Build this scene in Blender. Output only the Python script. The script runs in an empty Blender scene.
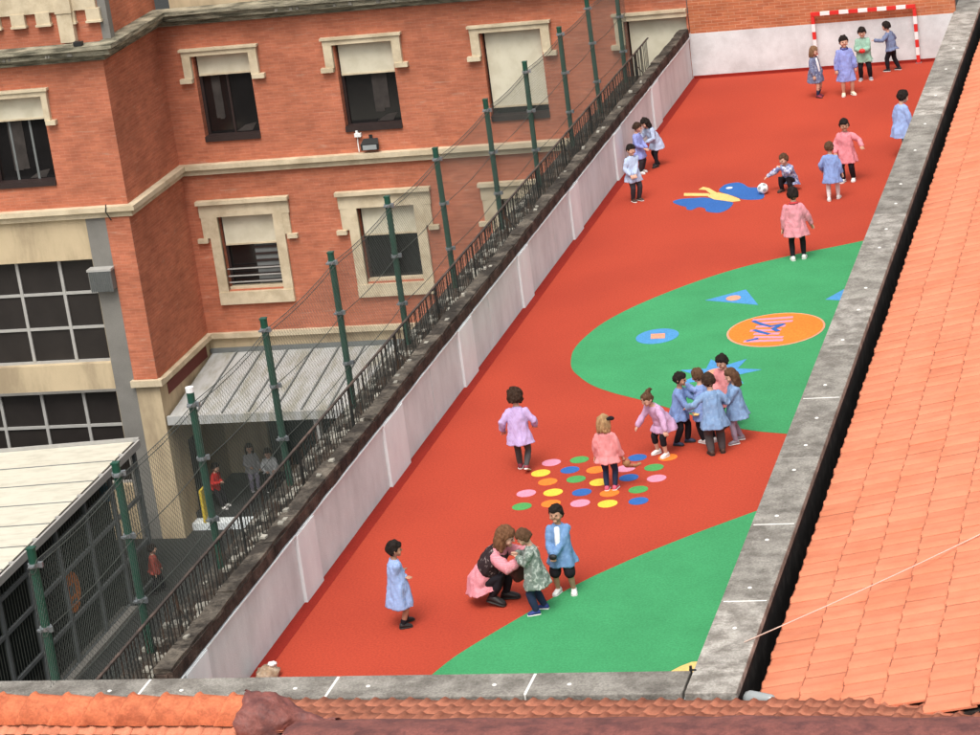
import bpy, bmesh, math, random
from mathutils import Vector, Matrix, noise
PI = math.pi
random.seed(7)
S = bpy.context.scene
COL = S.collection

# ------------------------------------------------------------------ camera, sky, sun, exposure
yaw, pitch, roll = math.radians(16.32808), math.radians(17.75356), math.radians(7.76299)
Fw = Vector((-math.sin(yaw) * math.cos(pitch), math.cos(yaw) * math.cos(pitch), -math.sin(pitch)))
Rt = Vector((math.cos(yaw), math.sin(yaw), 0.0))
Dn = Fw.cross(Rt)
cr, sr = math.cos(roll), math.sin(roll)
right = Rt * cr + Dn * sr
down = Rt * -sr + Dn * cr
cam_d = bpy.data.cameras.new('camera')
cam_d.sensor_fit = 'HORIZONTAL'
cam_d.sensor_width = 36.0
cam_d.lens = 36.0 * 2697.93 / 980.0
cam_d.clip_start = 0.5
cam_d.clip_end = 2000.0
cam = bpy.data.objects.new('camera', cam_d)
COL.objects.link(cam)
cam.matrix_world = Matrix(((right.x, -down.x, -Fw.x, 10.95), (right.y, -down.y, -Fw.y, -26.15), (right.z, -down.z, -Fw.z, 12.3), (0, 0, 0, 1)))
S.camera = cam

SUN_EL, SUN_AZ = math.radians(60), math.radians(178)     # azimuth clockwise from +Y: light from behind-left of the camera
W = bpy.data.worlds.new('World')
S.world = W
W.use_nodes = True
wn = W.node_tree.nodes
wl = W.node_tree.links
bg = wn['Background']
sky = wn.new('ShaderNodeTexSky')
sky.sky_type = 'NISHITA'
sky.sun_disc = False
sky.sun_elevation = SUN_EL
sky.sun_rotation = SUN_AZ
sky.dust_density = 6.0
sky.air_density = 1.2
hs = wn.new('ShaderNodeHueSaturation')                    # overcast: the blue mostly gone
hs.inputs['Saturation'].default_value = 0.22
wl.new(sky.outputs[0], hs.inputs['Color'])
wl.new(hs.outputs[0], bg.inputs[0])
bg.inputs[1].default_value = 0.15
sun_d = bpy.data.lights.new('sun', 'SUN')
sun_d.energy = 1.1
sun_d.angle = math.radians(26)
sun_d.color = (1.0, 0.95, 0.88)
sun = bpy.data.objects.new('sun', sun_d)
COL.objects.link(sun)
sdir = Vector((math.sin(SUN_AZ) * math.cos(SUN_EL), math.cos(SUN_AZ) * math.cos(SUN_EL), math.sin(SUN_EL)))
sun.rotation_euler = sdir.to_track_quat('Z', 'Y').to_euler()
sun.location = sdir * 60
S.view_settings.view_transform = 'Standard'
S.view_settings.look = 'None'
S.view_settings.gamma = 1.0
S.view_settings.exposure = 0.45

# ------------------------------------------------------------------ materials
def nd(nt, t, **kw):
    n = nt.nodes.new(t)
    for k, v in kw.items():
        if k in n.inputs:
            n.inputs[k].default_value = v
        else:
            setattr(n, k, v)
    return n

def c4(c, k=1.0):
    return (c[0] * k, c[1] * k, c[2] * k, 1)

MATS = {}
def mat(name, col, rough=0.8, scale=6.0, var=0.12, fine=0.0, fine_scale=90.0, bump=0.0, bump_scale=60.0, second=None, second_amt=0.5,
        second_scale=1.5, second_soft=0.12, streak=None, rand=0.0, metal=0.0, spec=0.3, world=True, stretch=(1, 1, 1)):
    """colour with cloudy variation, optional second colour in patches (dirt, moss), fine speckle, relief and a per-object tint"""
    if name in MATS:
        return MATS[name]
    m = bpy.data.materials.new(name)
    m.use_nodes = True
    nt = m.node_tree
    b = nt.nodes['Principled BSDF']
    b.inputs['Roughness'].default_value = rough
    b.inputs['Metallic'].default_value = metal
    b.inputs['Specular IOR Level'].default_value = spec
    L = nt.links.new
    if world:
        vec = nd(nt, 'ShaderNodeNewGeometry').outputs['Position']
    else:
        vec = nd(nt, 'ShaderNodeTexCoord').outputs['Object']
    if stretch != (1, 1, 1):
        vm = nd(nt, 'ShaderNodeVectorMath', operation='MULTIPLY')
        vm.inputs[1].default_value = stretch
        L(vec, vm.inputs[0])
        vec = vm.outputs[0]
    n1 = nd(nt, 'ShaderNodeTexNoise', Scale=scale, Detail=5.0, Roughness=0.6)
    L(vec, n1.inputs['Vector'])
    mr = nd(nt, 'ShaderNodeMapRange')
    mr.inputs[1].default_value, mr.inputs[2].default_value = 0.25, 0.75
    mr.inputs[3].default_value, mr.inputs[4].default_value = 1 - var, 1 + var
    L(n1.outputs['Fac'], mr.inputs[0])
    fac = mr.outputs[0]
    if fine:
        n2 = nd(nt, 'ShaderNodeTexNoise', Scale=fine_scale, Detail=2.0)
        L(vec, n2.inputs['Vector'])
        m2 = nd(nt, 'ShaderNodeMapRange')
        m2.inputs[1].default_value, m2.inputs[2].default_value = 0.3, 0.7
        m2.inputs[3].default_value, m2.inputs[4].default_value = 1 - fine, 1 + fine
        L(n2.outputs['Fac'], m2.inputs[0])
        mu = nd(nt, 'ShaderNodeMath', operation='MULTIPLY')
        L(fac, mu.inputs[0]); L(m2.outputs[0], mu.inputs[1])
        fac = mu.outputs[0]
    if rand:
        oi = nd(nt, 'ShaderNodeObjectInfo')
        m3 = nd(nt, 'ShaderNodeMapRange')
        m3.inputs[3].default_value, m3.inputs[4].default_value = 1 - rand, 1 + rand
        L(oi.outputs['Random'], m3.inputs[0])
        mu = nd(nt, 'ShaderNodeMath', operation='MULTIPLY')
        L(fac, mu.inputs[0]); L(m3.outputs[0], mu.inputs[1])
        fac = mu.outputs[0]
    base = nd(nt, 'ShaderNodeVectorMath', operation='SCALE')
    if second:
        n3 = nd(nt, 'ShaderNodeTexNoise', Scale=second_scale, Detail=7.0, Roughness=0.65)
        if streak:
            vs = nd(nt, 'ShaderNodeVectorMath', operation='MULTIPLY')
            vs.inputs[1].default_value = streak
            L(vec, vs.inputs[0]); L(vs.outputs[0], n3.inputs['Vector'])
        else:
            L(vec, n3.inputs['Vector'])
        m4 = nd(nt, 'ShaderNodeMapRange', interpolation_type='SMOOTHSTEP')
        lo = 0.5 + (0.5 - second_amt) * 0.5
        m4.inputs[1].default_value, m4.inputs[2].default_value = lo - second_soft, lo + second_soft
        L(n3.outputs['Fac'], m4.inputs[0])
        mx = nd(nt, 'ShaderNodeMix', data_type='RGBA')
        mx.inputs['A'].default_value = c4(col); mx.inputs['B'].default_value = c4(second)
        L(m4.outputs[0], mx.inputs['Factor'])
        L(mx.outputs['Result'], base.inputs[0])
    else:
        base.inputs[0].default_value = col
    L(fac, base.inputs['Scale'])
    L(base.outputs[0], b.inputs['Base Color'])
    if bump:
        n5 = nd(nt, 'ShaderNodeTexNoise', Scale=bump_scale, Detail=4.0)
        L(vec, n5.inputs['Vector'])
        bp = nd(nt, 'ShaderNodeBump', Strength=bump, Distance=0.02)
        L(n5.outputs['Fac'], bp.inputs['Height'])
        L(bp.outputs[0], b.inputs['Normal'])
    MATS[name] = m
    return m

def brick_mat(name, axis, c1, c2, mortar, dirt=0.25, cool=None):
    m = bpy.data.materials.new(name)
    m.use_nodes = True
    nt = m.node_tree
    L = nt.links.new
    b = nt.nodes['Principled BSDF']
    b.inputs['Roughness'].default_value = 0.9
    b.inputs['Specular IOR Level'].default_value = 0.2
    pos = nd(nt, 'ShaderNodeNewGeometry').outputs['Position']
    sp = nd(nt, 'ShaderNodeSeparateXYZ'); L(pos, sp.inputs[0])
    cb = nd(nt, 'ShaderNodeCombineXYZ')
    L(sp.outputs['X' if axis == 'y' else 'Y'], cb.inputs[0]); L(sp.outputs['Z'], cb.inputs[1])
    bt = nd(nt, 'ShaderNodeTexBrick')
    bt.inputs['Color1'].default_value = c4(c1); bt.inputs['Color2'].default_value = c4(c2); bt.inputs['Mortar'].default_value = c4(mortar)
    bt.inputs['Scale'].default_value = 1.0
    bt.inputs['Mortar Size'].default_value = 0.006
    bt.inputs['Mortar Smooth'].default_value = 0.2
    bt.inputs['Bias'].default_value = -0.1
    bt.inputs['Brick Width'].default_value = 0.25
    bt.inputs['Row Height'].default_value = 0.068
    L(cb.outputs[0], bt.inputs['Vector'])
    n1 = nd(nt, 'ShaderNodeTexNoise', Scale=0.9, Detail=8.0, Roughness=0.65); L(pos, n1.inputs['Vector'])
    st = nd(nt, 'ShaderNodeVectorMath', operation='MULTIPLY'); st.inputs[1].default_value = (2.2, 2.2, 9.0); L(pos, st.inputs[0])
    n2 = nd(nt, 'ShaderNodeTexNoise', Scale=1.0, Detail=5.0, Roughness=0.7); L(st.outputs[0], n2.inputs['Vector'])
    r1 = nd(nt, 'ShaderNodeMapRange'); r1.inputs[1].default_value, r1.inputs[2].default_value, r1.inputs[3].default_value, r1.inputs[4].default_value = 0.3, 0.7, 1 - dirt, 1 + dirt * 0.5
    L(n1.outputs['Fac'], r1.inputs[0])
    r2 = nd(nt, 'ShaderNodeMapRange'); r2.inputs[1].default_value, r2.inputs[2].default_value, r2.inputs[3].default_value, r2.inputs[4].default_value = 0.3, 0.7, 0.78, 1.18
    L(n2.outputs['Fac'], r2.inputs[0])
    mu = nd(nt, 'ShaderNodeMath', operation='MULTIPLY'); L(r1.outputs[0], mu.inputs[0]); L(r2.outputs[0], mu.inputs[1])
    # a few bleached, mortar-smeared bricks in short horizontal runs
    s3 = nd(nt, 'ShaderNodeVectorMath', operation='MULTIPLY'); s3.inputs[1].default_value = (1.6, 1.6, 11.0); L(pos, s3.inputs[0])
    n4 = nd(nt, 'ShaderNodeTexNoise', Scale=1.3, Detail=3.0, Roughness=0.6); L(s3.outputs[0], n4.inputs['Vector'])
    r4 = nd(nt, 'ShaderNodeMapRange'); r4.inputs[1].default_value, r4.inputs[2].default_value, r4.inputs[3].default_value, r4.inputs[4].default_value = 0.62, 0.76, 0.0, 0.55
    L(n4.outputs['Fac'], r4.inputs[0])
    mx = nd(nt, 'ShaderNodeMix', data_type='RGBA'); mx.inputs['B'].default_value = (0.52, 0.33, 0.24, 1)
    L(r4.outputs[0], mx.inputs['Factor']); L(bt.outputs['Color'], mx.inputs['A'])
    sc = nd(nt, 'ShaderNodeVectorMath', operation='SCALE'); L(mx.outputs['Result'], sc.inputs[0]); L(mu.outputs[0], sc.inputs['Scale'])
    L(sc.outputs[0], b.inputs['Base Color'])
    bp = nd(nt, 'ShaderNodeBump', Strength=0.5, Distance=0.01); L(bt.outputs['Fac'], bp.inputs['Height']); bp.invert = True
    L(bp.outputs[0], b.inputs['Normal'])
    return m

def cloth(name, col, check=0.0, speck=None, speck_amt=0.35, scale=55.0):
    """woven cotton, optional tiny gingham check or mottled print, in object space"""
    if name in MATS:
        return MATS[name]
    m = mat(name, col, rough=0.92, scale=9.0, var=0.1, second=speck, second_amt=speck_amt, second_scale=22.0, second_soft=0.05, spec=0.15, world=False, bump=0.25, bump_scale=30.0)
    if check:
        nt = m.node_tree
        b = nt.nodes['Principled BSDF']
        src = b.inputs['Base Color'].links[0].from_socket
        tc = nd(nt, 'ShaderNodeTexCoord')
        sp = nd(nt, 'ShaderNodeSeparateXYZ'); nt.links.new(tc.outputs['Object'], sp.inputs[0])
        add = nd(nt, 'ShaderNodeMath', operation='ADD'); nt.links.new(sp.outputs[0], add.inputs[0]); nt.links.new(sp.outputs[1], add.inputs[1])
        tot = None
        for o in (add.outputs[0], sp.outputs[2]):
            k = nd(nt, 'ShaderNodeMath', operation='MULTIPLY'); k.inputs[1].default_value = 2 * PI * 62
            nt.links.new(o, k.inputs[0])
            s_ = nd(nt, 'ShaderNodeMath', operation='SINE'); nt.links.new(k.outputs[0], s_.inputs[0])
            if tot is None:
                tot = s_.outputs[0]
            else:
                a = nd(nt, 'ShaderNodeMath', operation='ADD'); nt.links.new(tot, a.inputs[0]); nt.links.new(s_.outputs[0], a.inputs[1]); tot = a.outputs[0]
        mr = nd(nt, 'ShaderNodeMapRange'); mr.inputs[1].default_value, mr.inputs[2].default_value = -1, 1
        mr.inputs[3].default_value, mr.inputs[4].default_value = 0.0, check * 0.6
        nt.links.new(tot, mr.inputs[0])
        mx = nd(nt, 'ShaderNodeMix', data_type='RGBA'); mx.inputs['B'].default_value = (0.8, 0.8, 0.82, 1)
        nt.links.new(mr.outputs[0], mx.inputs['Factor']); nt.links.new(src, mx.inputs['A'])
        nt.links.new(mx.outputs['Result'], b.inputs['Base Color'])
    return m

RUB = dict(rough=0.9, spec=0.15, scale=1.1, fine=0.15, fine_scale=38.0, bump=0.2, bump_scale=160.0)
rub_red = mat('rubber_red', (0.430, 0.058, 0.029), var=0.10, second=(0.335, 0.043, 0.023), second_amt=0.46, second_scale=0.55, second_soft=0.2, **RUB)
rub_dark = mat('rubber_dark_red', (0.250, 0.020, 0.012), var=0.12, **RUB)
rub_green = mat('rubber_green', (0.052, 0.285, 0.112), var=0.07, second=(0.044, 0.245, 0.094), second_amt=0.42, second_scale=0.8, second_soft=0.2, **RUB)
rub_blue = mat('rubber_blue', (0.035, 0.120, 0.360), var=0.07, **RUB)
rub_sky = mat('rubber_sky_blue', (0.075, 0.265, 0.520), var=0.07, **RUB)
rub_orange = mat('rubber_orange', (0.800, 0.195, 0.030), var=0.07, **RUB)
rub_yellow = mat('rubber_yellow', (0.780, 0.520, 0.060), var=0.07, **RUB)
rub_sand = mat('rubber_sand', (0.720, 0.480, 0.170), var=0.07, **RUB)
rub_pink = mat('rubber_pink', (0.680, 0.260, 0.360), var=0.07, **RUB)
rub_salmon = mat('rubber_salmon', (0.720, 0.300, 0.190), var=0.07, **RUB)
rub_dotgreen = mat('rubber_leaf_green', (0.080, 0.300, 0.085), var=0.07, **RUB)
white_wall = mat('render_white', (0.75, 0.81, 0.81), rough=0.9, scale=2.0, var=0.05, second=(0.68, 0.71, 0.72), second_amt=0.46, second_scale=2.2, second_soft=0.2, streak=(1.0, 1.0, 0.35), fine=0.04, bump=0.2)
panel_wall = mat('render_panel_grey', (0.635, 0.695, 0.695), rough=0.9, scale=1.6, var=0.08, second=(0.525, 0.575, 0.575), second_amt=0.42, second_scale=2.6, second_soft=0.2, streak=(1, 1, 0.3), fine=0.05, bump=0.2)
far_white = mat('render_far_white', (0.66, 0.69, 0.69), rough=0.9, scale=1.8, var=0.05, second=(0.49, 0.505, 0.50), second_amt=0.46, second_scale=1.6, second_soft=0.22, fine=0.05, bump=0.2)
coping = mat('coping_concrete', (0.285, 0.265, 0.232), rough=0.95, scale=3.0, var=0.22, second=(0.145, 0.130, 0.112), second_amt=0.48, second_scale=3.4, second_soft=0.16, fine=0.22, fine_scale=35, bump=0.6, rand=0.14)
coping_b = mat('coping_concrete_pale', (0.40, 0.37, 0.33), rough=0.95, scale=3.0, var=0.2, second=(0.20, 0.18, 0.155), second_amt=0.5, second_scale=4.2, second_soft=0.14, fine=0.2, fine_scale=35, bump=0.6, rand=0.1)
mortar_w = mat('mortar_white', (0.72, 0.70, 0.66), rough=0.9)
rough_black = mat('rough_black_surface', (0.018, 0.014, 0.012), rough=0.85, var=0.3, second=(0.05, 0.042, 0.036), second_amt=0.35, second_scale=5)
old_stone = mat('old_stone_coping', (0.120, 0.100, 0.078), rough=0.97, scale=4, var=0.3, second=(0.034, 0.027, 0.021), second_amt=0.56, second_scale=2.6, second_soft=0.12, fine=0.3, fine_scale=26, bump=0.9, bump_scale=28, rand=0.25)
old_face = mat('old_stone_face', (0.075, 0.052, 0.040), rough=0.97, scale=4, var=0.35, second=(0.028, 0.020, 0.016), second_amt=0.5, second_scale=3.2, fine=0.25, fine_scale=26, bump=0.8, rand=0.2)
pale_chip = mat('pale_stone_chip', (0.30, 0.28, 0.235), rough=0.95, var=0.25, rand=0.3)
brick_y = brick_mat('brick_front', 'y', (0.515, 0.172, 0.094), (0.440, 0.140, 0.079), (0.51, 0.205, 0.130))
brick_x = brick_mat('brick_side', 'x', (0.515, 0.172, 0.094), (0.440, 0.140, 0.079), (0.51, 0.205, 0.130))
brick_l = brick_mat('brick_light', 'y', (0.48, 0.165, 0.075), (0.40, 0.120, 0.055), (0.52, 0.27, 0.16), dirt=0.15)
cream = mat('cream_stone', (0.610, 0.515, 0.360), rough=0.9, scale=2.5, var=0.1, second=(0.48, 0.39, 0.26), second_amt=0.44, second_scale=2.0, fine=0.06, bump=0.25)
cream_d = mat('cream_stone_mossy', (0.40, 0.36, 0.26), rough=0.95, scale=3, var=0.2, second=(0.085, 0.08, 0.055), second_amt=0.52, second_scale=5.0, second_soft=0.16, streak=(0.35, 0.35, 3.0), fine=0.2, bump=0.5)
stucco = mat('beige_stucco', (0.54, 0.43, 0.275), rough=0.95, scale=1.2, var=0.08, second=(0.36, 0.28, 0.18), second_amt=0.42, second_scale=1.2, streak=(1, 1, 0.3), bump=0.3)
grey_conc = mat('grey_concrete', (0.20, 0.19, 0.17), rough=0.95, scale=2, var=0.15, fine=0.1, bump=0.4)
dark_wood = mat('dark_window_wood', (0.030, 0.018, 0.016), rough=0.5, var=0.2, spec=0.4)
alu = mat('grey_white_aluminium', (0.38, 0.37, 0.345), rough=0.5, var=0.1, spec=0.4)
glass = mat('dark_glass', (0.010, 0.009, 0.009), rough=0.12, var=0.4, scale=1.5, spec=0.45)
glass_b = mat('dark_screened_glass', (0.022, 0.018, 0.016), rough=0.5, var=0.25, scale=2.0, spec=0.3)
blind = mat('cream_roller_blind', (0.66, 0.61, 0.47), rough=0.8, var=0.06, second=(0.56, 0.51, 0.38), second_amt=0.45, second_scale=3, stretch=(1, 1, 1))
louvre = mat('grey_louvre', (0.16, 0.17, 0.165), rough=0.6, var=0.1)
tile_o = mat('terracotta_tile', (0.630, 0.215, 0.118), rough=0.85, scale=5, var=0.08, second=(0.575, 0.185, 0.097), second_amt=0.45, second_scale=1.1, fine=0.05, rand=0.055, spec=0.25, bump=0.1)
tile_p = mat('weathered_tile', (0.58, 0.215, 0.125), rough=0.9, scale=6, var=0.12, second=(0.47, 0.165, 0.095), second_amt=0.48, second_scale=5.0, fine=0.1, fine_scale=50, rand=0.10, spec=0.2, bump=0.2)
tile_r = mat('ridge_tile', (0.60, 0.175, 0.080), rough=0.75, scale=5, var=0.12, second=(0.44, 0.118, 0.055), second_amt=0.46, second_scale=7, rand=0.1, spec=0.2, bump=0.3, fine=0.12, fine_scale=40)
membrane = mat('red_membrane', (0.205, 0.066, 0.052), rough=0.6, scale=3, var=0.2, second=(0.115, 0.038, 0.034), second_amt=0.45, second_scale=4.2, bump=0.6, bump_scale=22, fine=0.15, fine_scale=30, spec=0.4)
green_paint = mat('green_painted_steel', (0.009, 0.062, 0.036), rough=0.5, var=0.2, scale=7, second=(0.016, 0.068, 0.047), second_amt=0.4, second_scale=6, spec=0.4)
galv = mat('galvanised_steel', (0.30, 0.32, 0.33), rough=0.4, metal=0.6, var=0.1)
wire_m = mat('green_grey_wire', (0.070, 0.078, 0.066), rough=0.6, var=0.15)
iron = mat('rusty_iron', (0.032, 0.033, 0.030), rough=0.75, var=0.25, second=(0.085, 0.050, 0.032), second_amt=0.36, second_scale=5, spec=0.35)
rail_m = mat('brown_handrail', (0.050, 0.038, 0.032), rough=0.7, var=0.25, second=(0.12, 0.08, 0.062), second_amt=0.42, second_scale=4)
asphalt = mat('court_asphalt', (0.026, 0.027, 0.025), rough=0.95, scale=0.8, var=0.2, fine=0.15, bump=0.3)
shelter_roof = mat('cream_sandwich_panel', (0.60, 0.57, 0.47), rough=0.6, scale=1.6, var=0.04, second=(0.50, 0.475, 0.385), second_amt=0.4, second_scale=1.8, streak=(1, 3, 1))
sheet = mat('porch_zinc_sheet', (0.43, 0.43, 0.415), rough=0.7, scale=1.5, var=0.08, second=(0.30, 0.29, 0.24), second_amt=0.42, second_scale=1.3, streak=(3.0, 0.8, 1))
grey_steel = mat('grey_steel_frame', (0.115, 0.125, 0.125), rough=0.6, var=0.15)
teal_dark = mat('dark_teal_panel', (0.012, 0.030, 0.028), rough=0.4, var=0.2)
mesh_dark = mat('dark_court_screen', (0.016, 0.022, 0.021), rough=0.8, var=0.3)
yellow_p = mat('yellow_panel', (0.62, 0.45, 0.04), rough=0.6)
goal_red = mat('goal_red_paint', (0.60, 0.028, 0.022), rough=0.45, var=0.06, spec=0.4)
goal_white = mat('goal_white_paint', (0.78, 0.76, 0.74), rough=0.45, var=0.05, spec=0.4)
black_p = mat('black_plastic', (0.02, 0.02, 0.02), rough=0.5)
white_p = mat('white_plastic', (0.78, 0.78, 0.76), rough=0.5, var=0.04)
lamp_glass = mat('lamp_glass_grey', (0.30, 0.32, 0.32), rough=0.2, spec=0.5)
rope_m = mat('pale_cable', (0.62, 0.46, 0.38), rough=0.8)

# ------------------------------------------------------------------ mesh helpers
class MB:
    def __init__(s):
        s.v = []; s.f = []
    def add(s, vs, fs):
        o = len(s.v)
        s.v += [tuple(p) for p in vs]
        s.f += [tuple(i + o for i in f) for f in fs]
        return s
    def box(s, x0, x1, y0, y1, z0, z1):
        return s.add([(x0, y0, z0), (x1, y0, z0), (x1, y1, z0), (x0, y1, z0), (x0, y0, z1), (x1, y0, z1), (x1, y1, z1), (x0, y1, z1)],
                     [(0, 3, 2, 1), (4, 5, 6, 7), (0, 1, 5, 4), (1, 2, 6, 5), (2, 3, 7, 6), (3, 0, 4, 7)])
    def prism(s, poly, z0, z1):
        n = len(poly)
        a = sum(poly[i][0] * poly[(i + 1) % n][1] - poly[(i + 1) % n][0] * poly[i][1] for i in range(n))
        if a < 0:
            poly = poly[::-1]
        vs = [(p[0], p[1], z0) for p in poly] + [(p[0], p[1], z1) for p in poly]
        return s.add(vs, [tuple(range(n - 1, -1, -1)), tuple(range(n, 2 * n))] + [(i, (i + 1) % n, (i + 1) % n + n, i + n) for i in range(n)])
    def bar(s, a, b, w, h=None, up=(0, 0, 1)):
        a, b = Vector(a), Vector(b)
        h = h or w
        t = (b - a).normalized()
        u = Vector(up)
        if abs(t.dot(u)) > 0.98:
            u = Vector((0, 1, 0))
        x = t.cross(u).normalized(); y = x.cross(t)
        vs = [p + x * (i * w / 2) + y * (j * h / 2) for p in (a, b) for i, j in ((-1, -1), (1, -1), (1, 1), (-1, 1))]
        return s.add(vs, [(0, 3, 2, 1), (4, 5, 6, 7), (0, 1, 5, 4), (1, 2, 6, 5), (2, 3, 7, 6), (3, 0, 4, 7)][::1])
    def sweep(s, pts, rad, n=12, ref=(1, 0, 0), round_ends=True, ripple=None):
        """tube through pts; rad entries are r or (r_ref, r_other)"""
        P = [Vector(p) for p in pts]
        R = [(r, r) if isinstance(r, (int, float)) else tuple(r) for r in rad]
        RI = list(ripple) if ripple else [0.0] * len(P)
        if round_ends:
            t0 = (P[1] - P[0]).normalized(); t1 = (P[-1] - P[-2]).normalized()
            e0, e1 = min(R[0]), min(R[-1])
            P = [P[0] - t0 * e0 * 0.85, P[0] - t0 * e0 * 0.5] + P + [P[-1] + t1 * e1 * 0.5, P[-1] + t1 * e1 * 0.85]
            R = [tuple(q * 0.45 for q in R[0]), tuple(q * 0.84 for q in R[0])] + R + [tuple(q * 0.84 for q in R[-1]), tuple(q * 0.45 for q in R[-1])]
            RI = [RI[0]] * 2 + RI + [RI[-1]] * 2
        vs = []
        m = len(P)
        for i in range(m):
            t = (P[min(i + 1, m - 1)] - P[max(i - 1, 0)]).normalized()
            x = Vector(ref) - t * t.dot(Vector(ref))
            if x.length < 1e-3:
                x = Vector((0, 1, 0)) - t * t.y
            x.normalize(); y = t.cross(x)
            for k in range(n):
                a = 2 * PI * k / n
                q = 1 + RI[i] * (math.sin(5 * a + 0.7) * 0.6 + math.sin(8 * a + 2.1) * 0.4)
                vs.append(P[i] + x * (math.cos(a) * R[i][0] * q) + y * (math.sin(a) * R[i][1] * q))
        fs = [(i * n + k, i * n + (k + 1) % n, (i + 1) * n + (k + 1) % n, (i + 1) * n + k) for i in range(m - 1) for k in range(n)]
        fs += [tuple(range(n - 1, -1, -1)), tuple(range((m - 1) * n, m * n))]
        return s.add(vs, fs)
    def ball(s, c, r, nu=16, nv=10, fn=None, M=None):
        """ellipsoid; fn(unit direction) scales the radius; M rotates it"""
        r = (r, r, r) if isinstance(r, (int, float)) else r
        c = Vector(c)
        vs = []
        def pt(d):
            k = fn(d) if fn else 1.0
            p = Vector((d.x * r[0], d.y * r[1], d.z * r[2])) * k
            return c + (M @ p if M else p)
        vs.append(pt(Vector((0, 0, -1))))
        for j in range(1, nv):
            el = -PI / 2 + PI * j / nv
            for i in range(nu):
                a = 2 * PI * i / nu
                vs.append(pt(Vector((math.cos(a) * math.cos(el), math.sin(a) * math.cos(el), math.sin(el)))))
        vs.append(pt(Vector((0, 0, 1))))
        fs = [(0, 1 + (i + 1) % nu, 1 + i) for i in range(nu)]
        for j in range(nv - 2):
            fs += [(1 + j * nu + i, 1 + j * nu + (i + 1) % nu, 1 + (j + 1) * nu + (i + 1) % nu, 1 + (j + 1) * nu + i) for i in range(nu)]
        k = 1 + (nv - 2) * nu
        fs += [(k + i, k + (i + 1) % nu, len(vs) - 1) for i in range(nu)]
        return s.add(vs, fs)
    def mesh(s, name, m=None, smooth=False, fix=False):
        me = bpy.data.meshes.new(name)
        me.from_pydata(s.v, [], s.f)
        if fix:
            bm = bmesh.new(); bm.from_mesh(me); bmesh.ops.recalc_face_normals(bm, faces=bm.faces); bm.to_mesh(me); bm.free()
        if m:
            me.materials.append(m)
        if smooth:
            me.polygons.foreach_set('use_smooth', [True] * len(me.polygons))
        me.update()
        return me

def put(name, me, parent=None, loc=(0, 0, 0), rot=(0, 0, 0)):
    o = bpy.data.objects.new(name, me)
    COL.objects.link(o)
    o.location = loc
    o.rotation_euler = rot
    if parent:
        o.parent = parent
    return o

def part(name, mb, m, parent=None, smooth=False, off=None, fix=False, label=None):
    if off:
        mb.v = [(a - off[0], b - off[1], c - off[2]) for a, b, c in mb.v]
    o = put(name, mb.mesh(name, m, smooth, fix), parent)
    if label:
        o['label'] = label
    return o

def tag(o, label, cat, group=None):
    o['label'] = label
    o['category'] = cat
    if group:
        o['group'] = group
    return o

def thing(name, label, cat, loc=(0, 0, 0), rz=0.0, group=None):
    o = bpy.data.objects.new(name, None)
    o.empty_display_size = 0.2
    COL.objects.link(o)
    o.location = loc
    o.rotation_euler = (0, 0, rz)
    return tag(o, label, cat, group)

def struct(name, mb, m, **k):
    o = part(name, mb, m, **k)
    o['kind'] = 'structure'
    return o

def B(*a):
    return MB().box(*a)

def wall_y(y, th, x0, x1, z0, z1, holes):
    """wall in the plane y (front, facing -y) running back th, with rectangular holes (x0,x1,z0,z1) and their reveals"""
    xs = sorted({x0, x1} | {h[0] for h in holes} | {h[1] for h in holes}); xs = [a for a in xs if x0 <= a <= x1]
    zs = sorted({z0, z1} | {h[2] for h in holes} | {h[3] for h in holes}); zs = [a for a in zs if z0 <= a <= z1]
    mb = MB()
    for i in range(len(xs) - 1):
        for j in range(len(zs) - 1):
            cx, cz = (xs[i] + xs[i + 1]) / 2, (zs[j] + zs[j + 1]) / 2
            if any(h[0] < cx < h[1] and h[2] < cz < h[3] for h in holes):
                continue
            mb.add([(xs[i], y, zs[j]), (xs[i + 1], y, zs[j]), (xs[i + 1], y, zs[j + 1]), (xs[i], y, zs[j + 1])], [(0, 1, 2, 3)])
    for a, b, c, d in holes:
        a, b, c, d = max(a, x0), min(b, x1), max(c, z0), min(d, z1)
        q = y + th
        mb.add([(a, y, c), (a, q, c), (a, q, d), (a, y, d)], [(0, 1, 2, 3)])
        mb.add([(b, y, c), (b, y, d), (b, q, d), (b, q, c)], [(0, 1, 2, 3)])
        mb.add([(a, y, d), (a, q, d), (b, q, d), (b, y, d)], [(0, 1, 2, 3)])
        mb.add([(a, y, c), (b, y, c), (b, q, c), (a, q, c)], [(0, 1, 2, 3)])
    return mb

# ------------------------------------------------------------------ the setting: ground, terrace floor
G = -8.9
struct('courtyard_ground', MB().add([(-300, -300, G), (300, -300, G), (300, 400, G), (-300, 400, G)], [(0, 1, 2, 3)]), asphalt)
FY0, FY1, FX1 = -2.10, 29.56, 5.60
floor = struct('playground_floor', B(-0.053, FX1, FY0, FY1, -0.35, 0.0), rub_red)
struct('terrace_base', B(-0.05, 6.05, -2.55, FY1 - 0.01, G - 0.1, -0.36), grey_conc)

def smooth_poly(P, n=5, closed=False):
    """Catmull-Rom through the points"""
    out = []
    m = len(P)
    rng = range(m if closed else m - 1)
    for i in rng:
        g = lambda k: Vector((*P[k % m], 0)) if closed else Vector((*P[min(max(k, 0), m - 1)], 0))
        p0, p1, p2, p3 = g(i - 1), g(i), g(i + 1), g(i + 2)
        for k in range(n):
            t = k / n
            q = 0.5 * ((2 * p1) + (p2 - p0) * t + (2 * p0 - 5 * p1 + 4 * p2 - p3) * t * t + (3 * p1 - p0 - 3 * p2 + p3) * t ** 3)
            out.append((q.x, q.y))
    if not closed:
        out.append(tuple(P[-1]))
    return out

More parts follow.
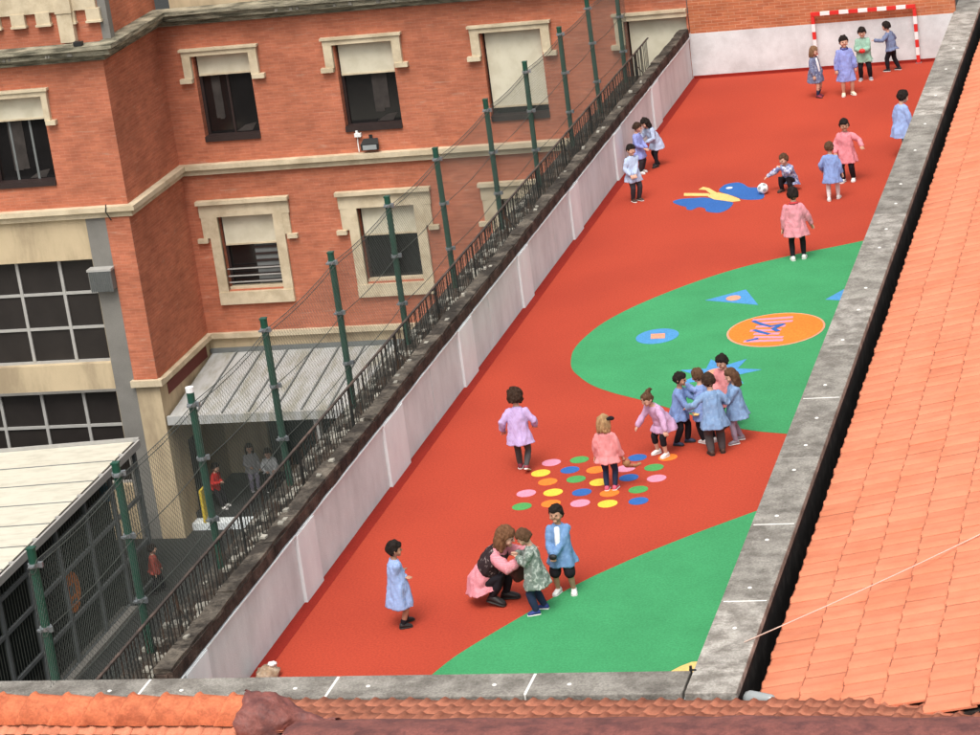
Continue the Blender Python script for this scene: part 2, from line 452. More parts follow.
def marking(name, poly, m, z, label=None):
    return part(name, MB().prism(list(poly), z - 0.004, z), m, floor, label=label)

GREEN_FAR = [(5.08, 16.36), (4.72, 16.15), (4.12, 15.83), (3.23, 15.2), (2.53, 14.45), (1.9, 13.52), (1.51, 12.68), (1.34, 11.92), (1.30, 11.36), (1.36, 10.89), (1.46, 10.49), (1.63, 10.15), (1.92, 9.71), (2.27, 9.36), (2.59, 9.11), (2.90, 8.88), (3.62, 8.27), (4.44, 7.61), (5.11, 7.34)]
GREEN_NEAR = [(2.13, -0.01), (2.28, 0.48), (2.53, 1.02), (2.81, 1.57), (3.09, 2.13), (3.38, 2.62), (3.7, 3.06), (3.97, 3.40), (4.49, 3.99), (5.07, 4.59)]
marking('green_field', [(FX1 - 0.002, 16.55)] + smooth_poly(GREEN_FAR) + [(FX1 - 0.002, 7.2)], rub_green, 0.004, 'large rounded green field in the red rubber floor')
marking('green_field', [(1.35, FY0 + 0.002), (1.85, -0.9)] + smooth_poly(GREEN_NEAR) + [(FX1 - 0.002, 5.05), (FX1 - 0.002, FY0 + 0.002)], rub_green, 0.004, 'green field cut off by the near parapet corner')
DOTS = [(2.03, 6.58, 'p'), (2.4, 6.65, 'g'), (1.97, 6.2, 'y'), (2.35, 6.28, 'b'), (2.14, 5.87, 'o'), (2.51, 5.93, 'g'), (2.71, 6.25, 'o'), (2.85, 5.79, 'y'), (3.11, 6.26, 'p'), (3.19, 6.65, 'b'), (3.49, 6.26, 'g'), (3.22, 5.92, 'b'), (3.6, 5.86, 'p'), (3.43, 5.48, 'g'), (3.51, 5.08, 'b'), (1.94, 5.48, 'p'), (2.3, 5.48, 'y'), (2.69, 5.45, 'b'), (3.07, 5.39, 'o'), (1.99, 5.02, 'g'), (2.36, 5.09, 'o'), (2.75, 5.07, 'p'), (3.12, 5.02, 'y'), (3.61, 6.62, 'o')]
DM = dict(p=(rub_pink, 'pink'), g=(rub_dotgreen, 'green'), y=(rub_yellow, 'yellow'), b=(rub_blue, 'blue'), o=(rub_orange, 'orange'))
disc = lambda x, y, r, ry=None, n=32, rot=0.0: [(x + r * math.cos(2 * PI * k / n) * math.cos(rot) - (ry or r) * math.sin(2 * PI * k / n) * math.sin(rot), y + r * math.cos(2 * PI * k / n) * math.sin(rot) + (ry or r) * math.sin(2 * PI * k / n) * math.cos(rot)) for k in range(n)]
for x, y, k in DOTS:
    marking('painted_dot', disc(x, y, 0.128), DM[k][0], 0.004, '%s dot inlaid in the red floor' % DM[k][1])
WING_A = [(1.34, 19.55), (1.45, 19.71), (1.72, 19.72), (1.96, 19.68), (2.43, 19.3), (2.49, 19.13), (2.46, 18.85), (2.36, 18.66), (2.24, 18.66), (2.08, 18.78), (2.02, 18.98), (1.89, 19.09), (1.79, 18.93), (1.69, 19.0), (1.65, 19.16), (1.52, 19.28)]
WING_B = [(2.1, 20.08), (2.1, 20.41), (2.17, 20.56), (2.34, 20.62), (2.48, 20.47), (2.61, 20.23), (2.77, 20.16), (2.89, 19.92), (2.99, 19.55), (2.94, 19.36), (2.64, 19.42), (2.43, 19.68)]
marking('butterfly_wing', smooth_poly(WING_A, 4, True), rub_blue, 0.004, 'blue lower wing of the floor butterfly')
marking('butterfly_wing', smooth_poly(WING_B, 4, True), rub_blue, 0.004, 'blue upper wing of the floor butterfly')
marking('butterfly_body', [(1.95, 19.93), (2.09, 19.99), (2.29, 19.82), (2.55, 19.48), (2.60, 19.32), (2.46, 19.29), (2.09, 19.54), (1.95, 19.74)], rub_sand, 0.008)
marking('butterfly_antenna', [(1.45, 20.10), (1.93, 19.975), (1.96, 19.79), (1.48, 19.91)], rub_sand, 0.0065)
marking('butterfly_antenna', [(1.68, 20.29), (1.74, 20.45), (1.86, 20.35), (2.07, 19.98), (2.0, 19.86), (1.82, 20.23)], rub_sand, 0.006)
marking('butterfly_spot', disc(2.25, 20.26, 0.06), mortar_w, 0.008)
marking('triangle', [(2.95, 13.52), (3.52, 13.98), (3.84, 13.14)], rub_sky, 0.008, 'sky blue triangle on the green field')
marking('triangle_spot', disc(3.39, 13.55, 0.115, 0.13), rub_salmon, 0.012)
marking('triangle', [(4.87, 13.24), (5.25, 14.05), (5.55, 13.0)], rub_sky, 0.008, 'sky blue triangle half hidden by the parapet')
marking('orange_disc', disc(4.30, 11.86, 0.735, 0.80), rub_salmon, 0.008, 'pale rim of the orange disc')
marking('orange_disc', disc(4.30, 11.86, 0.705, 0.765), rub_orange, 0.012, 'large orange disc on the green field')
def stripe(pts, w, m, z, name):
    for a, b in zip(pts[:-1], pts[1:]):
        a, b = Vector((*a, 0)), Vector((*b, 0))
        t = (b - a).normalized(); n_ = Vector((-t.y, t.x, 0)) * w / 2
        a -= t * w * 0.3; b += t * w * 0.3
        marking(name, [(a - n_).to_2d(), (b - n_).to_2d(), (b + n_).to_2d(), (a + n_).to_2d()], m, z)
        z += 0.0006
zz = 0.016
for k, (a, b) in enumerate([((3.90, 12.36), (4.46, 12.40)), ((4.05, 12.20), (4.48, 12.22)), ((4.0, 12.02), (4.40, 12.0)), ((3.94, 11.84), (4.36, 11.82)), ((4.02, 11.68), (4.36, 11.64)), ((4.05, 11.52), (4.44, 11.46)), ((3.92, 11.34), (4.46, 11.32))]):
    stripe([a, b], 0.085, rub_pink, zz, 'letter_stroke')
stripe([(3.90, 12.30), (4.05, 12.12), (4.20, 12.0), (4.38, 12.08), (4.26, 11.88), (4.34, 11.76)], 0.07, rub_blue, 0.018, 'letter_stroke')
stripe([(3.98, 11.86), (4.12, 11.72), (4.22, 11.64)], 0.07, rub_blue, 0.018, 'letter_stroke')
stripe([(3.95, 11.36), (4.08, 11.44)], 0.07, rub_blue, 0.018, 'letter_stroke')
marking('blue_disc', disc(2.50, 11.82, 0.325, 0.36), rub_sky, 0.008, 'sky blue disc on the green field')
marking('square_spot', [(2.42, 11.70), (2.64, 11.70), (2.60, 11.93), (2.38, 11.93)], rub_salmon, 0.012)
star = []
for k in range(14):
    a = PI / 2 + 0.35 + PI * k / 7
    r = 0.62 if k % 2 == 0 else 0.30
    star.append((3.74 + r * math.cos(a), 9.95 + r * 1.12 * math.sin(a)))
marking('blue_star', star, rub_sky, 0.008, 'sky blue star on the green field behind the group')
marking('star_spot', disc(3.74, 9.95, 0.20, 0.23), rub_salmon, 0.012)
marking('yellow_corner', [(4.81, -0.06), (4.93, 0.12), (5.04, 0.23), (5.2, 0.26), (5.55, 0.2), (5.58, -0.4), (4.9, -0.4)], rub_sand, 0.008)
# darker red rubber strips along the foot of the left wall and far wall
part('edge_strip', B(-0.029, 0.14, FY0, FY1 - 0.002, -0.01, 0.0035), rub_dark, floor)
part('edge_strip', B(0.141, FX1, FY1 - 0.10, FY1 - 0.002, -0.01, 0.0035), rub_dark, floor)
part('edge_strip', B(0.0, FX1, FY1 - 0.03, FY1 - 0.002, 0.0036, 0.055), rub_dark, floor)

# ------------------------------------------------------------------ left boundary wall
LZ = 0.15            # outer ledge behind the coping, where railing and fence stand
lw = thing('boundary_wall', 'long low white rendered wall with old stone coping left of the red floor', 'wall', (-0.3, 13.5, 0))
LO = (-0.3, 13.5, 0)
part('wall_core', B(-0.20, -0.055, -2.09, FY1 - 0.004, LZ, 0.86), grey_conc, lw, off=LO)
part('outer_ledge', B(-1.50, -0.056, -2.09, FY1 - 0.004, G - 0.05, LZ), old_stone, lw, off=LO)
pil = [(-1.75, -1.1), (2.1, 2.76), (5.87, 6.78), (9.84, 10.58), (13.62, 14.3), (17.45, 18.15), (21.3, 22.0), (25.1, 25.8)]
prev = -2.55
for a, b in pil + [(FY1 - 0.01, FY1)]:
    if a - prev > 0.3:
        seg = [prev, a] if a - prev < 2 else [prev, prev + (a - prev) * random.uniform(0.35, 0.65), a]
        for q, r_ in zip(seg[:-1], seg[1:]):
            j = random.uniform(0, 0.008)
            part('render_panel', B(-0.052, -0.030 + j, q + 0.004, r_ - 0.004, 0.0, 0.862), panel_wall, lw, off=LO)
    if b < 29:
        part('pilaster', B(-0.052, 0.012, a, b, 0.0036, 0.868), white_wall, lw, off=LO)
    prev = b
part('cap_strip', B(-0.075, 0.004, -2.55, FY1 - 0.006, 0.8685, 0.886), white_wall, lw, off=LO)
# weathered coping: an overhanging course of uneven blocks, dark lichen-covered front face, pale chips on top
def rock(x0, x1, y0, y1, z0, z1, amp, seed, nx=3, ny=4):
    """closed block with jittered surface"""
    bm = bmesh.new()
    bmesh.ops.create_cube(bm, size=1.0)
    bmesh.ops.subdivide_edges(bm, edges=bm.edges, cuts=2, use_grid_fill=True)
    for v in bm.verts:
        p = Vector((x0 + (v.co.x + 0.5) * (x1 - x0), y0 + (v.co.y + 0.5) * (y1 - y0), z0 + (v.co.z + 0.5) * (z1 - z0)))
        q = noise.noise_vector(p * 6.0 + Vector((seed, seed * 1.7, 0)))
        v.co = p + Vector((q.x * amp, q.y * amp * 0.3, q.z * amp))
    mb = MB()
    bm.verts.index_update()
    mb.add([v.co for v in bm.verts], [[v.index for v in f.verts] for f in bm.faces])
    bm.free()
    return mb
y = -2.07
k = 0
while y < FY1 - 0.05:
    l = random.uniform(0.55, 1.15)
    e = min(y + l, FY1 - 0.01)
    part('coping_block', rock(-0.085, -0.004, y, e - 0.012, 0.905, 1.055 + random.uniform(-0.015, 0.01), 0.014, k), old_face, lw, off=LO)
    part('coping_top', rock(-0.215, -0.012, y, e - 0.012, 1.03, 1.085 + random.uniform(-0.008, 0.012), 0.02, k + 50), old_stone, lw, off=LO)
    y = e; k += 1
part('coping_bed', B(-0.195, -0.06, -2.09, FY1 - 0.01, 0.887, 1.03), old_face, lw, off=LO)
for i in range(30):
    yy = random.uniform(-2.0, 25.0)
    xx = random.uniform(-0.18, -0.09)
    s_ = random.uniform(0.012, 0.03)
    o = part('stone_chip', rock(xx - s_, xx + s_, yy - s_ * 1.4, yy + s_ * 1.4, 1.07, 1.09 + s_ * 0.7, 0.02, i), pale_chip, lw, off=LO)

# far white wall and lighter brick above it, end of the terrace
fw = thing('end_wall', 'low white wall with light orange brick above it at the far end', 'wall', (3, FY1, 0))
FO = (3, FY1, 0)
part('render_band', B(-0.02, 5.60, FY1, FY1 + 0.2, -0.3, 0.965), far_white, fw, off=FO)
part('brick_face', B(0.02, 5.60, FY1 + 0.012, FY1 + 0.2, 0.966, 5.2), brick_l, fw, off=FO)

# ------------------------------------------------------------------ school building behind (main front + left wing)
YF, YW, XR = 29.57, 26.35, -12.0
sb = thing('school_building', 'red brick school building with cream stone trim and roller blinds', 'building', (-8, YF, G))
SO = (-8, YF, G)
P_ = lambda name, mb, m, par=None, **kw: part(name, mb, m, par or sb, off=SO, **kw)
UPX = [-10.60, -7.27, -3.91, -0.70]
up_holes = [(c - 0.66, min(c + 0.66, -0.02), -0.60, 1.34) for c in UPX]
lo_holes = [(c - 0.67, c + 0.67, -4.13, -2.37) for c in [-10.62, -7.28, -3.95, -0.6]]
P_('front_wall', wall_y(YF, 0.30, XR, 0.0, -5.16, 2.08, up_holes + lo_holes), brick_y)
P_('ground_floor_wall', wall_y(YF, 0.30, XR, 0.0, G, -5.16, [(-10.95, -8.6, G + 0.4, -6.35), (-7.9, -5.8, G + 0.4, -6.35)]), stucco)
P_('upper_wall', B(XR + 0.3, 5.6, YF + 0.25, YF + 0.6, 2.36, 6.0), stucco)
P_('return_wall', MB().add([(XR, YW, -5.12), (XR, YF, -5.12), (XR, YF, 2.08), (XR, YW, 2.08)], [(0, 1, 2, 3)]), brick_x)
P_('return_base_wall', MB().add([(XR, YW, G), (XR, YF, G), (XR, YF, -5.12), (XR, YW, -5.12)], [(0, 1, 2, 3)]), stucco)
# wing front in its different materials
wh = [(-15.0, -13.56, -0.57, 1.38)]
P_('wing_wall', wall_y(YW, 0.3, -22, XR, -1.22, 2.08, wh + [(-18.3, -16.86, -0.57, 1.38)]), brick_y)
P_('brick_pilaster', B(-12.56, XR - 0.001, YW - 0.06, YW + 0.3, -5.1, -1.24), brick_y)
P_('concrete_pier', B(-13.04, -12.561, YW - 0.03, YW + 0.3, G, -1.24), grey_conc)
P_('cream_pier', B(-12.56, XR - 0.001, YW - 0.04, YW + 0.3, G, -5.27), stucco)
P_('wing_stucco', wall_y(YW, 0.3, -22, -13.04, G, -1.24, [(-18.0, -13.06, -4.70, -2.30), (-18.0, -13.06, -7.6, -5.36)]), stucco)

dim_cloth = mat('dim_curtain', (0.045, 0.038, 0.034), rough=0.9, var=0.4, scale=4)
def frame_rect(x0, x1, z0, z1, y, w, d):
    mb = MB()
    mb.box(x0, x0 + w, y, y + d, z0, z1).box(x1 - w, x1, y, y + d, z0, z1)
    mb.box(x0 + w, x1 - w, y + 0.001, y + d, z0, z0 + w).box(x0 + w, x1 - w, y + 0.001, y + d, z1 - w, z1)
    return mb

def up_window(c, y, hw=0.66, z0=-0.60, z1=1.34, drop=0.66, bars=0):
    """upper-floor window: dark wooden frame, roller blind, eared cream hood mould"""
    f = P_('window', frame_rect(c - hw + 0.002, c + hw - 0.002, z0 + 0.002, z1 - 0.002, y + 0.20, 0.07, 0.07), dark_wood)
    P_('pane', B(c - hw + 0.07, c + hw - 0.07, y + 0.24, y + 0.25, z0 + 0.07, z1 - 0.07), glass, f)
    if drop < z1 - 0.1:
        for k in range(bars):
            x = c - hw + 2 * hw * (k + 1) / (bars + 1)
            P_('glazing_bar', B(x - 0.025, x + 0.025, y + 0.215, y + 0.239, z0 + 0.07, drop), dark_wood if bars == 1 else louvre, f)
    if drop > 0.3:
        rn = random.Random(int(c * 100))
        for k in range(2):
            xc = c + rn.uniform(-0.5, 0.25)
            P_('curtain', rock(xc, xc + rn.uniform(0.10, 0.22), y + 0.228, y + 0.238, z0 + 0.3 + rn.uniform(0, 0.2), drop - 0.08, 0.01, int(c * 10)), dim_cloth, f)
        P_('paper_stack', MB().add([(c + 0.02, y + 0.225, z0 + 0.12), (c + 0.40, y + 0.225, z0 + 0.12), (c + 0.52, y + 0.235, z0 + 0.30), (c + 0.26, y + 0.235, z0 + 0.26)], [(0, 1, 2, 3)]), dim_cloth, f)
    P_('blind', B(c - hw + 0.05, c + hw - 0.012, y + 0.12, y + 0.16, drop, z1 - 0.003), blind, f)
    P_('blind_rail', B(c - hw + 0.05, c + hw - 0.012, y + 0.105, y + 0.165, drop - 0.035, drop), cream, f)
    P_('sill', B(c - hw + 0.003, c + hw - 0.003, y - 0.05, y + 0.26, z0 - 0.02, z0 + 0.10), dark_wood, f)
    h = P_('hood_mould', B(c - 0.89, min(c + 0.89, -0.01), y - 0.10, y + 0.05, z1 + 0.02, z1 + 0.17), cream, f)
    P_('hood_lip', B(c - 0.93, min(c + 0.93, -0.008), y - 0.14, y + 0.02, z1 + 0.135, z1 + 0.19), cream, f)
    for s_ in ((-1, 1) if c < -1 else (-1,)):
        a, b = sorted((c + s_ * (hw + 0.03), c + s_ * 0.885))
        P_('hood_leg', B(a, b, y - 0.099, y + 0.05, 0.85, z1 + 0.02), cream, f)
        a, b = sorted((c + s_ * (hw + 0.05), c + s_ * 1.0))
        P_('hood_stop', B(a, b, y - 0.13, y + 0.03, 0.76, 0.86), cream, f)
    return f

for c, d, b in zip(UPX, (0.90, 0.66, -0.32, -0.2), (1, 0, 0, 0)):
    up_window(c, YF, drop=d, bars=b)
up_window(-14.28, YW, 0.72, -0.57, 1.38, 0.90, 2)

def low_window(c, y, drop, rails):
    hw, z0, z1 = 0.67, -4.13, -2.37
    f = P_('window', frame_rect(c - hw + 0.002, c + hw - 0.002, z0 + 0.002, z1 - 0.002, y + 0.20, 0.06, 0.07), dark_wood)
    P_('pane', B(c - hw + 0.06, c + hw - 0.06, y + 0.24, y + 0.25, z0 + 0.06, z1 - 0.06), glass, f)
    P_('blind', B(c - hw + 0.05, c + hw - 0.012, y + 0.12, y + 0.16, drop, z1 - 0.003), blind, f)
    P_('blind_rail', B(c - hw + 0.05, c + hw - 0.012, y + 0.105, y + 0.165, drop - 0.035, drop), cream, f)
    # eared surround
    P_('surround_head', B(c - 1.08, c + 1.08, y - 0.07, y + 0.05, z1, -2.06), cream, f)
    P_('hood_lip', B(c - 1.11, c + 1.11, y - 0.16, y + 0.03, -2.06, -1.97), cream, f)
    for s_ in (-1, 1):
        a, b = sorted((c + s_ * hw, c + s_ * 0.90)); P_('surround_jamb', B(a, b, y - 0.068, y + 0.05, -4.16, z1), cream, f)
        a, b = sorted((c + s_ * 0.90, c + s_ * 1.06)); P_('surround_ear', B(a, b, y - 0.06, y + 0.05, -2.86, z1), cream, f)
        a, b = sorted((c + s_ * 0.96, c + s_ * 1.20)); P_('hood_stop', B(a, b, y - 0.11, y + 0.03, -2.96, -2.86), cream, f)
    P_('sill', B(c - 0.90, c + 0.90, y - 0.10, y + 0.05, -4.45, -4.16), cream, f)
    P_('inner_sill', B(c - hw + 0.003, c + hw - 0.003, y + 0.051, y + 0.26, -4.128, -4.07), cream, f)
    if rails:
        P_('shutter_leaf', B(c + 0.03, c + hw - 0.07, y + 0.19, y + 0.205, z0 + 0.08, drop - 0.04), louvre, f)
        for k in range(6):
            zz_ = z0 + 0.12 + k * 0.16
            P_('louvre_slat', B(c + 0.03, c + hw - 0.07, y + 0.165, y + 0.189, zz_, zz_ + 0.05), dark_wood, f)
        for zz_ in (-3.98, -3.83, -3.66):
            P_('guard_rail', B(c - hw + 0.004, c + hw - 0.004, y + 0.06, y + 0.085, zz_, zz_ + 0.025), alu, f)
    return f
low_window(-10.62, YF, -3.06, True)
low_window(-7.28, YF, -3.03, False)
low_window(-3.95, YF, -3.03, False)
low_window(-0.6, YF, -3.03, False)

# cornices and string courses
def course(z0, z1, d, name='string_course', m=cream, x_main=(XR, 0.0), wing=True, ret=True):
    P_(name, B(x_main[0] + d, x_main[1], YF - d, YF + 0.02, z0, z1), m)
    if wing:
        P_(name, B(-22, XR + d, YW - d, YW + 0.02, z0, z1), m)
    if ret:
        P_(name, B(XR - 0.02, XR + d, YW + 0.021, YF + 0.02, z0 + 0.002, z1 - 0.002), m)
course(-1.22, -1.11, 0.20)
course(-1.36, -1.225, 0.10)
course(2.08, 2.22, 0.10, 'cornice', cream_d)
course(2.225, 2.36, 0.32, 'cornice', cream_d)
course(2.365, 2.46, 0.42, 'gutter', cream_d)
course(-5.25, -5.13, 0.12, 'string_course', cream, (XR, 0.0), wing=False)
P_('string_course', B(-12.62, XR + 0.12, YW - 0.16, YW + 0.02, -5.25, -5.105), cream)
P_('recess_panel', B(XR - 0.01, XR + 0.012, 26.75, 29.3, -5.62, -5.36), mat('dark_red_panel', (0.14, 0.03, 0.022), rough=0.7))
# pale droppings and broken edge stones on the mossy cornice
for i in range(26):
    x = random.uniform(-16.5, -12.2) if i < 18 else random.uniform(-11.4, -6)
    yb = YW if i < 18 else YF
    s_ = random.uniform(0.012, 0.032)
    P_('cornice_chip', rock(x - s_ * 1.3, x + s_ * 1.3, yb - 0.345, yb - 0.30, 2.25, 2.29 + s_, 0.012, i), pale_chip)
# parapet storey of the wing: brick with cream battlemented band and pilasters
P_('attic_wall', B(-22, XR - 0.02, YW + 0.30, YW + 0.55, 2.40, 5.0), brick_y)
P_('attic_return', B(XR - 0.3, XR - 0.02, YW + 0.56, YF + 0.2, 2.40, 5.0), brick_x)
P_('attic_band', B(-22, XR - 0.05, YW + 0.22, YW + 0.299, 3.12, 3.9), cream)
for k in range(14):
    x = -11.95 - 0.58 * k
    if x - 0.3 < -12.6 < x + 0.1 and False:
        continue
    P_('corbel_tooth', B(x - 0.34, x - 0.02, YW + 0.20, YW + 0.299, 2.88, 3.14), cream)
    P_('tooth_foot', B(x - 0.36, x, YW + 0.17, YW + 0.299, 2.84, 2.885), cream)
for x in (-12.77, -16.1):
    P_('attic_pilaster', B(x - 0.17, x + 0.17, YW + 0.14, YW + 0.299, 2.46, 3.09), cream)
    P_('pilaster_block', B(x - 0.19, x + 0.19, YW + 0.12, YW + 0.299, 3.092, 3.44), cream)
P_('corner_pilaster', B(XR - 0.03, XR + 0.16, YW + 0.28, YW + 0.5, 2.46, 4.2), grey_conc)
P_('stained_spot', rock(-12.42, -12.24, YW - 0.40, YW - 0.25, 2.46, 2.56, 0.03, 3), black_p)
# downpipe bracket / cable on wing string course
P_('cable', MB().sweep([(-12.42, YW - 0.215, -1.05), (-12.45, YW - 0.22, -1.2), (-12.40, YW - 0.12, -1.42)], [0.014] * 3, n=6), black_p)

# big gridded windows of the wing
def grid_window(z0, z1, rails, name):
    f = P_('gridded_window', B(-18.0, -13.07, YW + 0.16, YW + 0.22, z0 + 0.0, z0 + 0.06), alu)
    for x in [-13.93 - 1.02 * k for k in range(5)]:
        P_('mullion', B(x - 0.035, x + 0.035, YW + 0.15, YW + 0.23, z0 + 0.061, z1 - 0.001), alu, f)
    for zr in rails:
        P_('transom', B(-18.0, -13.07, YW + 0.155, YW + 0.225, zr - 0.03, zr + 0.03), alu, f)
    xs = [-13.07] + [-13.93 - 1.02 * k for k in range(5)]
    zs = [z0] + list(rails) + [z1]
    for a, b in zip(xs[:-1], xs[1:]):
        for c, d in zip(zs[:-1], zs[1:]):
            P_('pane', B(b + 0.03, a - 0.03, YW + 0.19 + random.uniform(0, .01), YW + 0.205, c + 0.02, d - 0.02), glass_b, f)
    return f
grid_window(-4.70, -2.30, (-3.89, -3.09), 'a')
grid_window(-7.6, -5.36, (-6.95, -6.20), 'b')
P_('window_apron', B(-18.0, -13.05, YW - 0.012, YW + 0.02, -5.36, -5.30), grey_conc)
# ribbed vent hood on the pier
vh = thing('vent_hood', 'small ribbed grey vent hood on the concrete pier', 'vent', (-12.83, YW, -3.0))
VO = (-12.83, YW, -3.0)
part('hood_body', B(-13.1, -12.57, YW - 0.26, YW - 0.031, -2.95, -2.52), grey_conc, vh, off=VO)
part('hood_top', B(-13.12, -12.55, YW - 0.28, YW - 0.031, -2.519, -2.47), alu, vh, off=VO)
for k in range(12):
    x = -13.09 + k * 0.044
    part('rib', MB().add([(x, YW - 0.261, -2.98), (x + 0.02, YW - 0.295, -2.98), (x + 0.04, YW - 0.261, -2.98), (x, YW - 0.261, -2.52), (x + 0.02, YW - 0.295, -2.52), (x + 0.04, YW - 0.261, -2.52)], [(0, 1, 4, 3), (1, 2, 5, 4), (0, 2, 1), (3, 4, 5)]), louvre, vh, off=VO)

# floodlight and junction box
fl = thing('floodlight', 'black floodlight with grey glass mounted on brick above the string course', 'lamp', (-7.38, YF, -1.0))
LOF = (-7.38, YF, -1.0)
part('lamp_body', MB().add([(-7.60, YF - 0.16, -1.04), (-7.18, YF - 0.16, -1.04), (-7.18, YF - 0.16, -0.90), (-7.60, YF - 0.16, -0.90), (-7.55, YF - 0.02, -0.98), (-7.22, YF - 0.02, -0.98), (-7.22, YF - 0.02, -0.80), (-7.55, YF - 0.02, -0.80)], [(0, 1, 2, 3), (5, 4, 7, 6), (3, 2, 6, 7), (0, 4, 5, 1), (0, 3, 7, 4), (1, 5, 6, 2)]), black_p, fl, off=LOF)
part('lamp_glass', B(-7.55, -7.23, YF - 0.175, YF - 0.161, -1.025, -0.92), lamp_glass, fl, off=LOF)
part('bracket', B(-7.42, -7.34, YF - 0.02, YF, -0.90, -0.72), black_p, fl, off=LOF)
jb = thing('junction_box', 'small white junction box with a cable below the upper window', 'box', (-7.66, YF, -0.7))
JO = (-7.66, YF, -0.7)
part('box_body', B(-7.73, -7.58, YF - 0.09, YF, -0.74, -0.66), white_p, jb, off=JO)
part('box_clip', B(-7.70, -7.65, YF - 0.07, YF, -0.659, -0.60), white_p, jb, off=JO)
part('cable', MB().sweep([(-7.68, YF - 0.03, -0.74), (-7.69, YF - 0.04, -0.9), (-7.66, YF - 0.12, -1.06)], [0.012] * 3, n=6), white_p, jb, off=JO)

# ------------------------------------------------------------------ porch between wing and front
po = thing('porch', 'lean-to porch with weathered grey sheet roof in the building corner', 'porch', (-8, 28, G))
PO = (-8, 28, G)
x = XR + 0.06
k = 0
zb, zf = -5.60, -6.03
while x < -3.5:
    w = 0.62
    part('roof_sheet', MB().add([(x, 26.45, zf), (x + w - 0.012, 26.45, zf), (x + w - 0.012, YF - 0.01, zb), (x, YF - 0.01, zb), (x, 26.45, zf - 0.03), (x + w - 0.012, 26.45, zf - 0.03), (x + w - 0.012, YF - 0.01, zb - 0.03), (x, YF - 0.01, zb - 0.03)],
                                [(0, 1, 2, 3), (7, 6, 5, 4), (0, 4, 5, 1), (1, 5, 6, 2), (2, 6, 7, 3), (3, 7, 4, 0)]), sheet, po, off=PO)
    part('standing_seam', MB().bar((x + w - 0.006, 26.45, zf + 0.012), (x + w - 0.006, YF - 0.01, zb + 0.012), 0.03, 0.05), louvre, po, off=PO)
    x += w
part('fascia', B(XR + 0.02, -3.4, 26.36, 26.448, -6.22, -6.02), sheet, po, off=PO)
part('flashing', B(XR + 0.02, -3.4, YF - 0.07, YF - 0.012, -5.60, -5.50), louvre, po, off=PO)
for x in (-8.55, -5.2):
    part('post', B(x - 0.07, x + 0.07, 26.46, 26.60, G, -6.07), alu, po, off=PO)
part('step', B(XR + 0.01, -7.0, 26.75, 27.1, G, G + 0.16), white_wall, po, off=PO)
part('platform', B(XR + 0.01, -3.4, 27.1, YF - 0.01, G, G + 0.30), asphalt, po, off=PO)
part('doorway', B(-10.94, -8.61, YF + 0.12, YF + 0.28, G + 0.4, -6.36), teal_dark, po, off=PO)
part('doorway', B(-7.89, -5.81, YF + 0.12, YF + 0.28, G + 0.4, -6.36), teal_dark, po, off=PO)
part('side_door', B(XR - 0.02, XR + 0.03, 27.35, 28.15, G + 0.31, -6.95), black_p, po, off=PO)
ys = tag(part('warning_board', rock(-11.70, -11.64, 26.75, 27.35, G + 0.18, G + 0.95, 0.004, 1), yellow_p), 'yellow board leaning by the porch steps', 'board')

# ------------------------------------------------------------------ court shelter bottom left
sh = thing('court_shelter', 'shelter with cream panel roof and dark screened steel frame in the court', 'shelter', (-14, 19, G))
HO = (-14, 19, G)
y = 24.05
while y > 4:
    part('roof_panel', MB().add([(-11.83, y, -5.74), (-18.5, y, -6.02), (-18.5, y - 1.13, -6.02), (-11.83, y - 1.13, -5.74), (-11.83, y, -5.80), (-18.5, y, -6.08), (-18.5, y - 1.13, -6.08), (-11.83, y - 1.13, -5.80)],
                                [(0, 1, 2, 3), (7, 6, 5, 4), (0, 3, 7, 4), (0, 4, 5, 1), (1, 5, 6, 2), (2, 6, 7, 3)]), shelter_roof, sh, off=HO)
    part('panel_joint', MB().bar((-11.83, y - 1.14, -5.735), (-18.5, y - 1.14, -6.015), 0.02, 0.02), louvre, sh, off=HO)
    y -= 1.15
part('gutter', B(-11.83, -11.72, 4, 24.05, -5.82, -5.76), rough_black, sh, off=HO)
part('gutter_lip', B(-11.72, -11.67, 4, 24.05, -5.86, -5.70), alu, sh, off=HO)
part('end_trim', MB().bar((-11.70, 24.09, -5.71), (-18.5, 24.09, -6.0), 0.06, 0.09), alu, sh, off=HO)
for i in range(12):
    part('gutter_clip', B(-11.83, -11.7, 23.2 - 1.15 * i, 23.25 - 1.15 * i, -5.76, -5.71), alu, sh, off=HO)
for i, y in enumerate([23.9, 22.45, 21.05, 19.55, 18.1, 16.7, 15.2, 13.7, 12.2, 10.7]):
    part('frame_post', B(-11.84, -11.76, y - 0.045, y + 0.045, G, -5.83), grey_steel, sh, off=HO)
for z in (G + 0.1, -7.9, -6.9, -6.2):
    part('frame_rail', B(-11.83, -11.77, 10, 23.95, z - 0.04, z + 0.04), grey_steel, sh, off=HO)
part('base_kerb', B(-11.95, -11.6, 10, 22.3, G, G + 0.12), grey_conc, sh, off=HO)
scr = part('screen', B(-12.62, -12.6, 10, 24.0, G, -6.0), mesh_dark, sh, off=HO)
mb = MB()
for i in range(110):
    mb.bar((-11.80, 10.1 + i * 0.125, G), (-11.80, 10.1 + i * 0.125, -5.85), 0.012)
o = part('screen_wires', mb, wire_m, sh, off=HO)
o['kind'] = 'stuff'
od = thing('orange_disc_sign', 'orange oval disc hanging on the dark screen of the court shelter', 'sign', (-11.93, 20.07, -7.48))
mb = MB(); n = 28
ring = [(0.36 * math.cos(2 * PI * k / n), 0.44 * math.sin(2 * PI * k / n)) for k in range(n)]
mb.add([(0.0, a, b) for a, b in ring] + [(0.03, a * 0.96, b * 0.96) for a, b in ring], [tuple(range(n, 2 * n))] + [(k, (k + 1) % n, (k + 1) % n + n, k + n) for k in range(n)])
